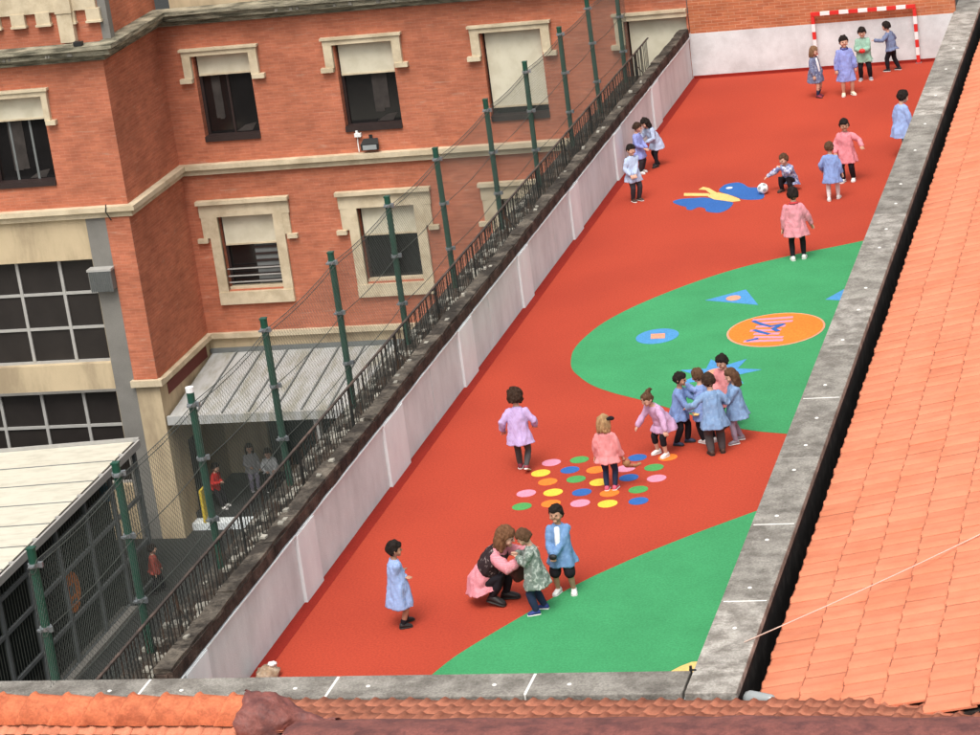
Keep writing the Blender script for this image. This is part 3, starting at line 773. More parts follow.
part('disc', mb, mat('orange_sign', (0.70, 0.20, 0.03), rough=0.6), od)
for a in (-0.13, 0.02):
    part('mark', B(0.031, 0.036, a, a + 0.09, -0.05, 0.18), louvre, od)
part('mark', B(0.031, 0.036, -0.12, 0.10, -0.22, -0.15), louvre, od)
bl = tag(part('blue_bin', MB().prism(disc(-12.3, 23.3, 0.14, n=12), -6.75, -6.4), mat('pale_blue_plastic', (0.10, 0.22, 0.28), rough=0.5)), 'pale blue bucket hung inside the court shelter', 'bucket')

# ------------------------------------------------------------------ fence on the boundary wall
PY = [-2.06, 0.43, 2.9, 5.7, 8.7, 11.6, 14.49, 17.8, 20.69, 23.64, 26.3, 29.0]
XP = -1.36
fe = thing('wire_fence', 'tall wire fence on green steel posts along the boundary wall', 'fence', (XP, 13, LZ))
EO = (XP, 13, LZ)
nq = 12
circ = [(math.cos(2 * PI * k / nq), math.sin(2 * PI * k / nq)) for k in range(nq)]
pm = MB().prism([(a * 0.048, b * 0.048) for a, b in circ], -0.02, 2.33).mesh('post', green_paint)
cm = MB().prism([(a * 0.049, b * 0.049) for a, b in circ], 2.331, 2.35).box(-0.045, 0.045, -0.045, 0.045, 2.345, 2.36).mesh('cap', green_paint)
cw = MB().prism([(a * 0.052, b * 0.052) for a, b in circ], 2.325, 2.39).mesh('cap', white_p)
km = MB().prism([(a * 0.064, b * 0.064) for a, b in circ], -0.022, 0.022).box(0.04, 0.10, -0.018, 0.018, -0.03, 0.03).box(-0.03, 0.03, -0.10, -0.04, -0.012, 0.012).mesh('clamp', galv)
for y in PY:
    ti = random.uniform(-0.008, 0.008)
    p = put('post', pm, fe, (0, y - 13, 0), (ti, random.uniform(-0.008, 0.008), 0))
    put('cap', cw if abs(y - 2.9) < 0.1 else cm, p)
    for z in (2.19, 1.44, 0.68):
        put('clamp', km, p, (0, 0, z + random.uniform(-0.03, 0.03)), (0, 0, random.uniform(-0.5, 0.5)))
for z in (2.22, 2.16, 1.44, 0.68):
    pts = []
    ys_ = [-2.3] + PY + [29.5]
    for a, b in zip(ys_[:-1], ys_[1:]):
        for k in range(4):
            t = k / 4
            pts.append((0.055, a + (b - a) * t - 13, z - 0.05 * math.sin(PI * t)))
    part('tension_wire', MB().sweep(pts, [0.0055] * len(pts), n=5, round_ends=False), wire_m, fe)
mb = MB()
pitch_, top = 0.062, 2.18
N0 = -2.3
y = N0 - top
while y < 29.5:
    for sgn in (1, -1):
        a, b = (y, y + top)
        z0, z1 = (0.02, top)
        if a < N0:
            z0 += (N0 - a); a = N0
        if b > 29.5:
            z1 -= (b - 29.5); b = 29.5
        if b <= a:
            continue
        if sgn < 0:
            a, b = (N0 + 29.5) - a, (N0 + 29.5) - b
        p, q, w = Vector((0.05, a - 13, z0)), Vector((0.05, b - 13, z1)), 0.0020
        t = (q - p).normalized(); u = t.cross(Vector((1, 0, 0))) * w
        e = Vector((w, 0, 0))
        mb.add([p + u, p - u * 0.5 + e, p - u * 0.5 - e, q + u, q - u * 0.5 + e, q - u * 0.5 - e], [(0, 1, 4, 3), (1, 2, 5, 4), (2, 0, 3, 5)])
    y += pitch_ * 1.2
o = part('netting', mb, wire_m, fe)
o['kind'] = 'stuff'

rl = thing('picket_railing', 'low rusty iron picket railing on the stone coping', 'railing', (-0.87, 13, LZ))
RO = (-0.87, 13, LZ)
part('top_rail', MB().bar((-0.87, -2.08, 0.985), (-0.87, 29.4, 0.985), 0.034, 0.02), rail_m, rl, off=RO)
part('bottom_rail', MB().bar((-0.87, -2.08, 0.24), (-0.87, 29.4, 0.24), 0.035, 0.02), iron, rl, off=RO)
pk = MB().box(-0.006, 0.006, -0.006, 0.006, 0.0, 0.825).mesh('picket', iron)
for i in range(290):
    y = -2.05 + i * 0.108
    put('picket', pk, rl, (random.uniform(-0.004, 0.004), y - 13, 0), (random.uniform(-0.025, 0.025), random.uniform(-0.02, 0.02), 0))
for i in range(14):
    y = -2.0 + i * 2.3
    part('stay', MB().bar((-0.87, y, LZ), (-0.87, y, 0.97), 0.026).bar((-0.87, y, 0.75), (-0.45, y, LZ), 0.016), iron, rl, off=RO)
# pale rubble lying on the ledge beyond the pickets
def rubble(x, y, s_, i):
    return rock(x - s_ * 1.2, x + s_ * 1.2, y - s_ * 1.8, y + s_ * 1.8, LZ - 0.01, LZ + s_ * 0.9, s_ * 0.5, i + 300)
for i in range(260):
    yy = random.uniform(-2.0, 20.0)
    s_ = random.uniform(0.015, 0.045)
    part('stone_chip', rubble(random.uniform(-1.44, -0.95), yy, s_, i), pale_chip, lw, off=LO)

# ------------------------------------------------------------------ near and right parapets
pr = thing('concrete_parapet', 'L-shaped low parapet with weathered concrete coping slabs around the near corner', 'parapet', (5.8, -2.3, 0))
AO = (5.8, -2.3, 0)
part('wall_core', B(5.64, 6.0, -2.10, 33.9, -0.36, 0.90), panel_wall, pr, off=AO)
part('wall_core', B(-0.62, 6.0, -2.55, -2.15, -0.36, 0.90), panel_wall, pr, off=AO)
part('black_face', B(6.002, 6.05, -2.55, 33.9, -0.3, 0.90), rough_black, pr, off=AO)  # outer parapet faces in plain black
part('black_face', B(-0.62, 6.05, -2.60, -2.556, -0.3, 0.90), rough_black, pr, off=AO)
part('render_face', B(5.603, 5.638, -2.10, 29.5, 0.0, 0.90), panel_wall, pr, off=AO)
def slab(x0, x1, y0, y1, m, sd):
    bm = bmesh.new()
    bmesh.ops.create_cube(bm, size=1.0)
    long_y = (y1 - y0) > (x1 - x0)
    for v in bm.verts:
        v.co = Vector((x0 + (v.co.x + .5) * (x1 - x0), y0 + (v.co.y + .5) * (y1 - y0), 0.902 + (v.co.z + .5) * 0.098))
    bmesh.ops.bevel(bm, geom=bm.edges[:], offset=0.012, segments=2, affect='EDGES', profile=0.6)
    bm.verts.index_update()
    mb = MB().add([v.co for v in bm.verts], [[v.index for v in f.verts] for f in bm.faces])
    bm.free()
    return part('coping_slab', mb, m, pr, off=AO)
JY = [-2.62, -0.41, 1.71, 3.78, 5.9, 8.0, 10.07, 12.2, 14.33, 16.5, 18.6, 20.7, 22.8, 25.0, 27.2, 29.5, 31.7, 33.9]
for i, (a, b) in enumerate(zip(JY[:-1], JY[1:])):
    slab(5.57, 6.085, a + 0.008, b - 0.008, coping_b if i in (0, 5, 7, 11, 13, 14) else coping, i)
    part('mortar_joint', B(5.60, 6.06, b - 0.012, b + 0.012, 0.92, 0.9985), mortar_w if i in (0, 1, 3) else coping_b, pr, off=AO)
JX = [-2.35, -0.24, 1.85, 3.95, 5.555]
for i, (a, b) in enumerate(zip(JX[:-1], JX[1:])):
    slab(a + 0.010, b - 0.010, -2.62, -2.10, coping, 30 + i)
    if i < 3:
        part('mortar_joint', B(b - 0.014, b + 0.014, -2.60, -2.12, 0.92, 1.0015), mortar_w, pr, off=AO)
for x, y in [(5.83, 1.95), (5.82, 1.25), (5.83, -0.07), (5.83, -1.1), (5.89, 9.49), (5.88, 10.5), (5.82, 6.38), (5.83, 8.19), (5.87, 5.15), (5.83, 3.38), (5.86, 4.2), (5.86, 12.5), (5.86, 13.48), (5.82, 16.07), (5.85, 18.19), (5.86, 14.9), (5.85, 20.0), (5.85, 22.1), (5.86, 24.2), (5.86, 26), (1.46, -2.39), (2.24, -2.36), (3.58, -2.37), (4.36, -2.38), (-0.6, -2.39), (0.21, -2.4)]:
    part('bolt_cap', MB().ball((x, y, 1.0), (0.026, 0.026, 0.012), 10, 6), mortar_w, pr, off=AO, smooth=True)
tag(part('corner_bracket', MB().box(5.535, 5.56, -2.115, -2.09, 0.9, 1.05).box(5.53, 5.60, -2.11, -2.095, 1.0, 1.015), black_p), 'small dark bracket at the inner corner of the parapet', 'bracket')

# ------------------------------------------------------------------ right tiled roof
SL, Z0 = 0.22, 0.70
ang = math.atan(SL)
TW, TL = 0.345, 0.45
rr = thing('tiled_roof', 'large orange clay tile roof sloping down to the right parapet', 'roof', (6.2, 0, Z0))
def roman_tile(w, l, h, over=0.06, lift=0.024, th=0.016, n=9):
    prof = []
    for k in range(n):
        t = k / (n - 1)
        prof.append((t * (w + 0.02), h * (0.5 - 0.5 * math.cos(2 * PI * min(t / 0.55, 1.0))) + 0.004 * math.sin(PI * t)))
    vs = []
    for s_, dz in ((0.0, lift), (l + over, 0.0)):
        vs += [(s_, a, b + dz + th) for a, b in prof]
        vs += [(s_, a, b + dz) for a, b in prof]
    fs = []
    for k in range(n - 1):
        fs += [(k, 2 * n + k, 2 * n + k + 1, k + 1), (n + k, n + k + 1, 3 * n + k + 1, 3 * n + k), (k, k + 1, n + k + 1, n + k)]
    fs += [(0, n, 3 * n, 2 * n), (n - 1, 3 * n - 1, 4 * n - 1, 2 * n - 1)]
    return vs, fs
tv, tf = roman_tile(TW, TL, 0.020, lift=0.030, th=0.02)
lap_shade = mat('tile_painted_lap_shade', (0.38, 0.118, 0.064), rough=0.95, var=0.3, scale=9)  # shadow at the tile laps, painted as a darker tile colour
def paint_lap_shade(me, n=9, w=TW):
    """paints lap shadow into the colour along parts of a tile's lower edge"""
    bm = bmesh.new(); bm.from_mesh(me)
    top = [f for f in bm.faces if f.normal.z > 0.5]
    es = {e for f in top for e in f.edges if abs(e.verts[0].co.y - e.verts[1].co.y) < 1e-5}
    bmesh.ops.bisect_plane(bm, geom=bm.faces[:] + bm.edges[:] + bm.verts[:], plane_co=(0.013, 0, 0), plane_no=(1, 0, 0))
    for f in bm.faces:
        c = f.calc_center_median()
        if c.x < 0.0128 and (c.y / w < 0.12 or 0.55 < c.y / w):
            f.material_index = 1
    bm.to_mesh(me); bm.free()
    me.materials.append(lap_shade)
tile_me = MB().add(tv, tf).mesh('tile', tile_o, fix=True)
paint_lap_shade(tile_me)
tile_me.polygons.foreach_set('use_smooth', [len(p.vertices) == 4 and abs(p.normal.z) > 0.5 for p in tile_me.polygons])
ca, sa = math.cos(ang), math.sin(ang)
rest = MB()
n_t = 0
for j in range(0, 108):
    for i in range(0, 12):
        x = 6.23 + i * TL * ca
        y = -4.1 + j * TW
        if y < -2.72 - 0.40 * (x - 6.2) + random.uniform(-0.03, 0.05):
            continue
        z = Z0 + SL * (x - 6.2)
        dl = random.uniform(-0.008, 0.008)
        rx = random.uniform(-0.012, 0.012)
        if x < 8.62 - 0.0715 * (y + 3.0) and n_t < 300:
            n_t += 1
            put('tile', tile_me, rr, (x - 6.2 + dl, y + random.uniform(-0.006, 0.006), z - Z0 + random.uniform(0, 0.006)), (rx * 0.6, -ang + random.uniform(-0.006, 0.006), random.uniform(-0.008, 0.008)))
        else:
            rest.add([(x - 6.2 + dl + a * ca - c * sa, y + b, z - Z0 + a * sa + c * ca) for a, b, c in tv], tf)
o = part('tile_field', rest, tile_o, rr, fix=True)
o['kind'] = 'stuff'
part('roof_deck', MB().add([(0.0, -2.5, -0.03), (6, -5.0, -0.03 + 6 * SL), (6, 33.3, -0.03 + 6 * SL), (0.0, 33.3, -0.03)], [(0, 1, 2, 3)]), rough_black, rr)
part('eave_board', B(0.02, 0.10, -2.5, 33.3, -1.3, -0.05), rough_black, rr)
part('verge_end', MB().add([(0.0, -2.62, -0.5), (2.6, -3.62, -0.5), (2.6, -3.62, 2.6 * SL - 0.005), (0.0, -2.62, -0.005)], [(0, 1, 2, 3)]), rough_black, rr)
part('valley_flashing', MB().sweep([(-0.03, -2.35, 0.10), (0.18, -2.42, 0.13)], [0.09, 0.05], n=10), lamp_glass, rr, smooth=True)
cb_ = [(5.99, -1.47, 1.012)]
for k in range(1, 21):
    t = k / 20
    cb_.append((5.99 + 2.33 * t, -1.47 + 2.34 * t, 1.012 + 0.20 * t - 0.02 * math.sin(PI * t)))
cb_ += [(8.9, 1.45, 1.38), (9.6, 2.15, 1.54)]
tag(part('cable', MB().sweep(cb_, [0.006] * len(cb_), n=6), rope_m), 'thin pale cable stretched over the orange tiles to the parapet', 'cable')

# ------------------------------------------------------------------ near roof: weathered tiles, ridge caps, red membrane
nr = thing('near_roof', 'near roof edge with weathered tiles, ridge caps and dark red membrane', 'roof', (3, -3.0, 0.9))
NO = Vector((3, -3.0, 0.9))
ed = Vector((1, -0.030, 0)).normalized()          # eave direction
en = Vector((-0.030, -1, 0)).normalized()         # uphill, towards the viewer
NS = 0.27
na = math.atan(NS)
E0 = Vector((-1.9, -2.56, 0.965))
tv2, tf2 = roman_tile(0.185, 0.36, 0.028, over=0.05, lift=0.02, th=0.014, n=9)
t2 = MB().add(tv2, tf2).mesh('weathered_tile', tile_p, fix=True)
t2.polygons.foreach_set('use_smooth', [len(p.vertices) == 4 and abs(p.normal.z) > 0.4 for p in t2.polygons])
# local x of a tile runs uphill (en), its width runs along -ed
Mt = Matrix(((en.x * math.cos(na), -ed.x, 0, 0), (en.y * math.cos(na), -ed.y, 0, 0), (math.sin(na), 0, 0, 0), (0, 0, 0, 1)))
xa = Vector((en.x * math.cos(na), en.y * math.cos(na), math.sin(na))); ya = -ed; za = xa.cross(ya)
RM = Matrix((xa, ya, za)).transposed()
if za.z < 0:
    ya = ed; za = xa.cross(ya); RM = Matrix((xa, ya, za)).transposed()
cnt = 0
for i in range(62):
    for j in range(4):
        p = E0 + ed * (i * 0.185) + xa * (j * 0.36)
        if p.x < 1.5 and j > 1:
            continue
        o = put('weathered_tile', t2, nr, p - NO + Vector((random.uniform(-.008, .008), random.uniform(-.012, .012), random.uniform(0, .006))))
        o.rotation_euler = (RM @ Matrix.Rotation(random.uniform(-0.02, 0.02), 3, 'X')).to_euler()
        cnt += 1
a_, b_ = E0 - ed * 2.0 + xa * 0.05, E0 + ed * 12.0 + xa * 0.05
c_, d_ = b_ + xa * 1.5, a_ + xa * 1.5
part('roof_deck', MB().add([p - NO - za * 0.02 for p in (a_, b_, c_, d_)], [(0, 1, 2, 3)]), rough_black, nr)
# membrane: lumpy coated band from the upper tiles over the ridge
def sheet_grid(nu, nv, fn, name, m):
    vs = [fn(i / nu, j / nv) for j in range(nv + 1) for i in range(nu + 1)]
    fs = [(j * (nu + 1) + i, j * (nu + 1) + i + 1, (j + 1) * (nu + 1) + i + 1, (j + 1) * (nu + 1) + i) for j in range(nv) for i in range(nu)]
    return part(name, MB().add([v - NO for v in vs], fs), m, nr, smooth=True, fix=True)
def mem(u, v):
    x = 2.1 + 7.9 * u
    off = 1.10 - 0.30 * u + 0.03 * math.sin(u * 9)          # where the tiles disappear under the membrane
    base = E0 + ed * ((x - E0.x)) + xa * off
    prof = [(0.0, 0.045), (0.06, 0.085), (0.25, 0.12), (0.5, 0.12), (0.75, 0.06), (1.0, -0.10)]
    k = v * (len(prof) - 1); i = min(int(k), len(prof) - 2); t = k - i
    dy = prof[i][0] * (1 - t) + prof[i + 1][0] * t; dz = prof[i][1] * (1 - t) + prof[i + 1][1] * t
    p = base + en * dy + Vector((0, 0, dz + dy * 0.2))
    p.z += 0.018 * noise.noise(p * 2.5) + 0.008 * noise.noise(p * 9)
    p.y += 0.02 * noise.noise(p * 3.0 + Vector((9, 0, 0)))
    return p
sheet_grid(120, 20, mem, 'membrane', membrane)
def lump(u, v):
    """membrane wrapped over the end of the ridge"""
    a = u * PI * 1.15 - 0.08 * PI
    x = 1.50 + 0.95 * v
    rr_ = 0.245 * (1 - 0.93 * v ** 1.4) + 0.035 * math.sin(v * 7)
    p = Vector((x, -3.86 - 0.02 * (x - 1.5) + math.cos(a) * rr_ * 1.15, 1.40 - 0.06 * v + math.sin(a) * rr_))
    q = noise.noise_vector(p * 5.0) * 0.055 + noise.noise_vector(p * 13.0) * 0.028
    return p + q
sheet_grid(40, 30, lump, 'membrane_wrap', membrane)
# ridge caps
cap_n = 9
def cap_mesh(seed):
    vs = []
    for s_, r_, dz in ((0.0, 0.205, 0.03), (0.03, 0.215, 0.03), (0.06, 0.198, 0.02), (0.42, 0.178, 0.0)):
        for k in range(cap_n):
            a = -0.12 + (PI + 0.24) * k / (cap_n - 1)
            vs.append((s_ + 0.12 * math.sin(a), math.cos(a) * r_, math.sin(a) * r_ + dz))
    inner = [(x, y_ * 0.9, z_ * 0.9 - 0.004) for x, y_, z_ in vs[:cap_n]] + [(x, y_ * 0.88, z_ * 0.88) for x, y_, z_ in vs[-cap_n:]]
    m_ = 4
    fs = [(j * cap_n + k, (j + 1) * cap_n + k, (j + 1) * cap_n + k + 1, j * cap_n + k + 1) for j in range(m_ - 1) for k in range(cap_n - 1)]
    o_ = m_ * cap_n
    fs += [(k, k + 1, o_ + k + 1, o_ + k) for k in range(cap_n - 1)]
    fs += [(o_ + k, o_ + k + 1, o_ + cap_n + k + 1, o_ + cap_n + k) for k in range(cap_n - 1)]
    return MB().add(vs + inner, fs).mesh('ridge_cap', tile_r, smooth=True, fix=True)
capm = cap_mesh(0)
for i in range(12):
    x = 1.24 - i * 0.355
    p = Vector((x, -3.86 - 0.03 * (x - 1.4), 1.405 + 0.002 * (1.4 - x)))
    put('ridge_cap', capm, nr, p - NO, (random.uniform(-.03, .03), random.uniform(-.02, .02), -0.03 + random.uniform(-.03, .03)))
# tiles on the viewer's side of the ridge
tv3, tf3 = roman_tile(0.19, 0.36, 0.036, over=0.05, lift=0.02, th=0.014, n=9)
for i in range(22):
    for j in range(3):
        p = Vector((-2.3 + i * 0.19, -4.06 - 0.03 * (-2.3 + i * 0.19 - 1.4), 1.34)) + Vector((0, -0.34 * (j + 1), -0.10 * (j + 1)))
        if p.x > 1.75:
            continue
        o = put('weathered_tile', t2, nr, p - NO)
        x3 = Vector((0.0, 0.96, 0.28)).normalized(); y3 = Vector((-1, 0, 0)); z3 = x3.cross(y3)
        o.rotation_euler = (Matrix((x3, y3, z3)).transposed() @ Matrix.Rotation(random.uniform(-0.03, 0.03), 3, 'X')).to_euler()
part('ridge_mortar', MB().sweep([(-2.6 - NO.x, -3.74 - NO.y, 1.30 - NO.z), (1.7 - NO.x, -3.87 - NO.y, 1.30 - NO.z)], [(0.17, 0.17)] * 2, n=12, ref=(0, 1, 0)), tile_p, nr)

# debris at the foot of the left wall
rg = thing('crumpled_rag', 'crumpled beige rag with a white scrap at the wall foot', 'rag', (0.2, 0.0, 0.0))
part('cloth_lump', MB().ball((0, 0, 0.05), (0.13, 0.16, 0.09), 20, 12, fn=lambda d: 1 + 0.35 * noise.noise(d * 2.3)), mat('beige_rag', (0.32, 0.22, 0.14), var=0.3, scale=14, second=(0.5, 0.4, 0.3), second_amt=0.4, second_scale=12), rg, smooth=True)
part('white_scrap', MB().ball((0.06, 0.05, 0.15), (0.055, 0.06, 0.025), 12, 8, fn=lambda d: 1 + 0.5 * noise.noise(d * 3 + Vector((4, 0, 0)))), white_p, rg, smooth=True)

# ------------------------------------------------------------------ goal
gl = thing('football_goal', 'small goal frame with red and white bands against the far wall', 'goal', (3.72, 29.46, 0))
GW, GH, gs = 2.19, 1.235, 0.072
def bandset(n, L_, fn, red0=True):
    for k in range(n):
        fn(k * L_ / n, (k + 1) * L_ / n, goal_red if (k % 2 == 0) == red0 else goal_white)
x0 = -GW / 2
bandset(11, GW - 0.01, lambda a, b, m: part('crossbar_band', B(x0 + a, x0 + b - 0.001, -gs / 2, gs / 2, GH - gs, GH), m, gl))
for xx in (x0 + gs / 2, -x0 - gs / 2):
    bandset(7, GH - gs - 0.012, lambda a, b, m: part('post_band', B(xx - gs / 2, xx + gs / 2, -gs / 2 + 0.001, gs / 2 - 0.001, 0.006 + a, 0.006 + b - 0.001), m, gl))
    part('foot_plate', B(xx - 0.06, xx + 0.06, -0.06, 0.06, 0.0, 0.006), galv, gl)

# ------------------------------------------------------------------ people
skin_a = mat('skin_light', (0.56, 0.33, 0.235), rough=0.6, scale=8, var=0.06, world=False, spec=0.3)
skin_b = mat('skin_tan', (0.42, 0.225, 0.145), rough=0.6, scale=8, var=0.06, world=False, spec=0.3)
eye_m = mat('eye_dark', (0.03, 0.018, 0.014), rough=0.3, world=False)
lip_m = mat('lips', (0.50, 0.23, 0.18), rough=0.5, world=False)
def hairm(name, c):
    return mat('hair_' + name, c, rough=0.75, scale=30, var=0.4, world=False, spec=0.15, bump=0.7, bump_scale=70, stretch=(1, 1, 0.35))
HB = hairm('black', (0.016, 0.011, 0.009)); HD = hairm('dark_brown', (0.040, 0.022, 0.014)); HM = hairm('brown', (0.095, 0.048, 0.026))
HL = hairm('blond', (0.36, 0.215, 0.105)); HC = hairm('chestnut', (0.150, 0.068, 0.034)); HH = hairm('light_brown', (0.19, 0.105, 0.055))
CK = dict(
    blue=cloth('cotton_blue', (0.160, 0.255, 0.53), check=0.28),
    blue_l=cloth('cotton_light_blue', (0.215, 0.32, 0.59), check=0.35),
    blue_d=cloth('cotton_mid_blue', (0.135, 0.225, 0.46), check=0.22),
    denim=cloth('denim_blue', (0.145, 0.255, 0.455), speck=(0.20, 0.32, 0.52)),
    denim_l=cloth('denim_pale', (0.185, 0.290, 0.465), speck=(0.24, 0.355, 0.53)),
    peri=cloth('cotton_periwinkle', (0.20, 0.245, 0.56), check=0.25),
    lilac=cloth('cotton_lilac', (0.43, 0.30, 0.56), check=0.35),
    mauve=cloth('cotton_mauve', (0.50, 0.28, 0.46), check=0.35),
    pink=cloth('cotton_pink', (0.62, 0.205, 0.245), check=0.25),
    rose=cloth('cotton_rose', (0.62, 0.175, 0.205), check=0.28),
    salmon=cloth('cotton_salmon', (0.64, 0.215, 0.215), check=0.2),
    pale=cloth('cotton_pale_blue_white', (0.36, 0.45, 0.62), check=0.35),
    greyg=cloth('cotton_grey_green_print', (0.155, 0.190, 0.165), speck=(0.40, 0.43, 0.39), speck_amt=0.42),
    green=cloth('cotton_green', (0.22, 0.40, 0.29), check=0.3),
    navy_c=cloth('cotton_navy_check', (0.075, 0.095, 0.20), check=0.3, speck=(0.25, 0.28, 0.38)),
    slate=cloth('cotton_slate', (0.125, 0.155, 0.26), check=0.12),
    stripe=cloth('cotton_blue_mottle', (0.16, 0.19, 0.36), speck=(0.52, 0.55, 0.66), speck_amt=0.45),
    red=cloth('cotton_red', (0.52, 0.03, 0.025)), redbrown=cloth('cotton_red_brown', (0.26, 0.055, 0.04)),
    grey=cloth('cotton_grey', (0.36, 0.35, 0.35)), white=cloth('cotton_white', (0.74, 0.74, 0.74)),
    black=cloth('cotton_black', (0.016, 0.014, 0.018)), dark=cloth('cotton_charcoal', (0.040, 0.036, 0.042)), dgrey=cloth('cotton_dark_grey', (0.075, 0.068, 0.068)),
    navy=cloth('jeans_navy', (0.025, 0.035, 0.075)), teal=cloth('cotton_teal', (0.06, 0.34, 0.36)), wine=cloth('cotton_wine', (0.15, 0.03, 0.04)),
    tights=cloth('tights_lilac_grey', (0.33, 0.29, 0.38)), wtights=cloth('tights_white', (0.68, 0.64, 0.62)), navyc=cloth('collar_navy', (0.06, 0.06, 0.20)), redc=cloth('collar_red', (0.55, 0.05, 0.06)),
    shawl=cloth('shawl_dark_print', (0.030, 0.018, 0.020), speck=(0.36, 0.28, 0.27), speck_amt=0.26), bag=cloth('bag_brown', (0.075, 0.035, 0.030)))
SH = dict(white=mat('shoe_white', (0.72, 0.70, 0.68), rough=0.6, world=False, var=0.08), black=mat('shoe_black', (0.022, 0.019, 0.019), rough=0.5, world=False), brown=mat('shoe_brown', (0.065, 0.035, 0.025), rough=0.6, world=False),
          blue=mat('shoe_blue', (0.030, 0.045, 0.20), rough=0.6, world=False), pink=mat('shoe_pink', (0.58, 0.10, 0.16), rough=0.6, world=False), wine=mat('shoe_wine', (0.22, 0.03, 0.05), rough=0.6, world=False),
          grey=mat('shoe_grey', (0.26, 0.24, 0.27), rough=0.6, world=False), cream=mat('shoe_cream', (0.70, 0.62, 0.46), rough=0.6, world=False), navy=mat('shoe_navy', (0.035, 0.045, 0.085), rough=0.6, world=False), green=mat('shoe_green', (0.07, 0.30, 0.14), rough=0.6, world=False))
sole_w = mat('sole_white', (0.66, 0.64, 0.62), rough=0.7, world=False); sole_d = mat('sole_dark', (0.03, 0.026, 0.024), rough=0.7, world=False)

JOBS = []
def soft(name, mb, m, parent, voxel, smooth=2, wrinkle=0.0, wscale=9.0, face=None):
    """continuous skin over overlapping shapes: voxel-remeshed and smoothed when all people are placed"""
    o = put(name, mb.mesh(name, m, True, True), parent)
    r = o.modifiers.new('remesh', 'REMESH'); r.mode = 'VOXEL'; r.voxel_size = voxel; r.use_smooth_shade = True
    if smooth:
        s_ = o.modifiers.new('smooth', 'SMOOTH'); s_.factor = 0.5; s_.iterations = smooth
    JOBS.append((o, m, wrinkle, wscale, face))
    return o

def ik(a, t, l1, l2, pole):
    a, t = Vector(a), Vector(t)
    d = t - a
    L_ = min(d.length, (l1 + l2) * 0.995)
    u = d.normalized()
    t = a + u * L_
    x = (l1 * l1 - l2 * l2 + L_ * L_) / (2 * L_)
    h = math.sqrt(max(l1 * l1 - x * x, 0))
    p = Vector(pole) - u * u.dot(Vector(pole))
    p.normalize()
    return a + u * x + p * h, t

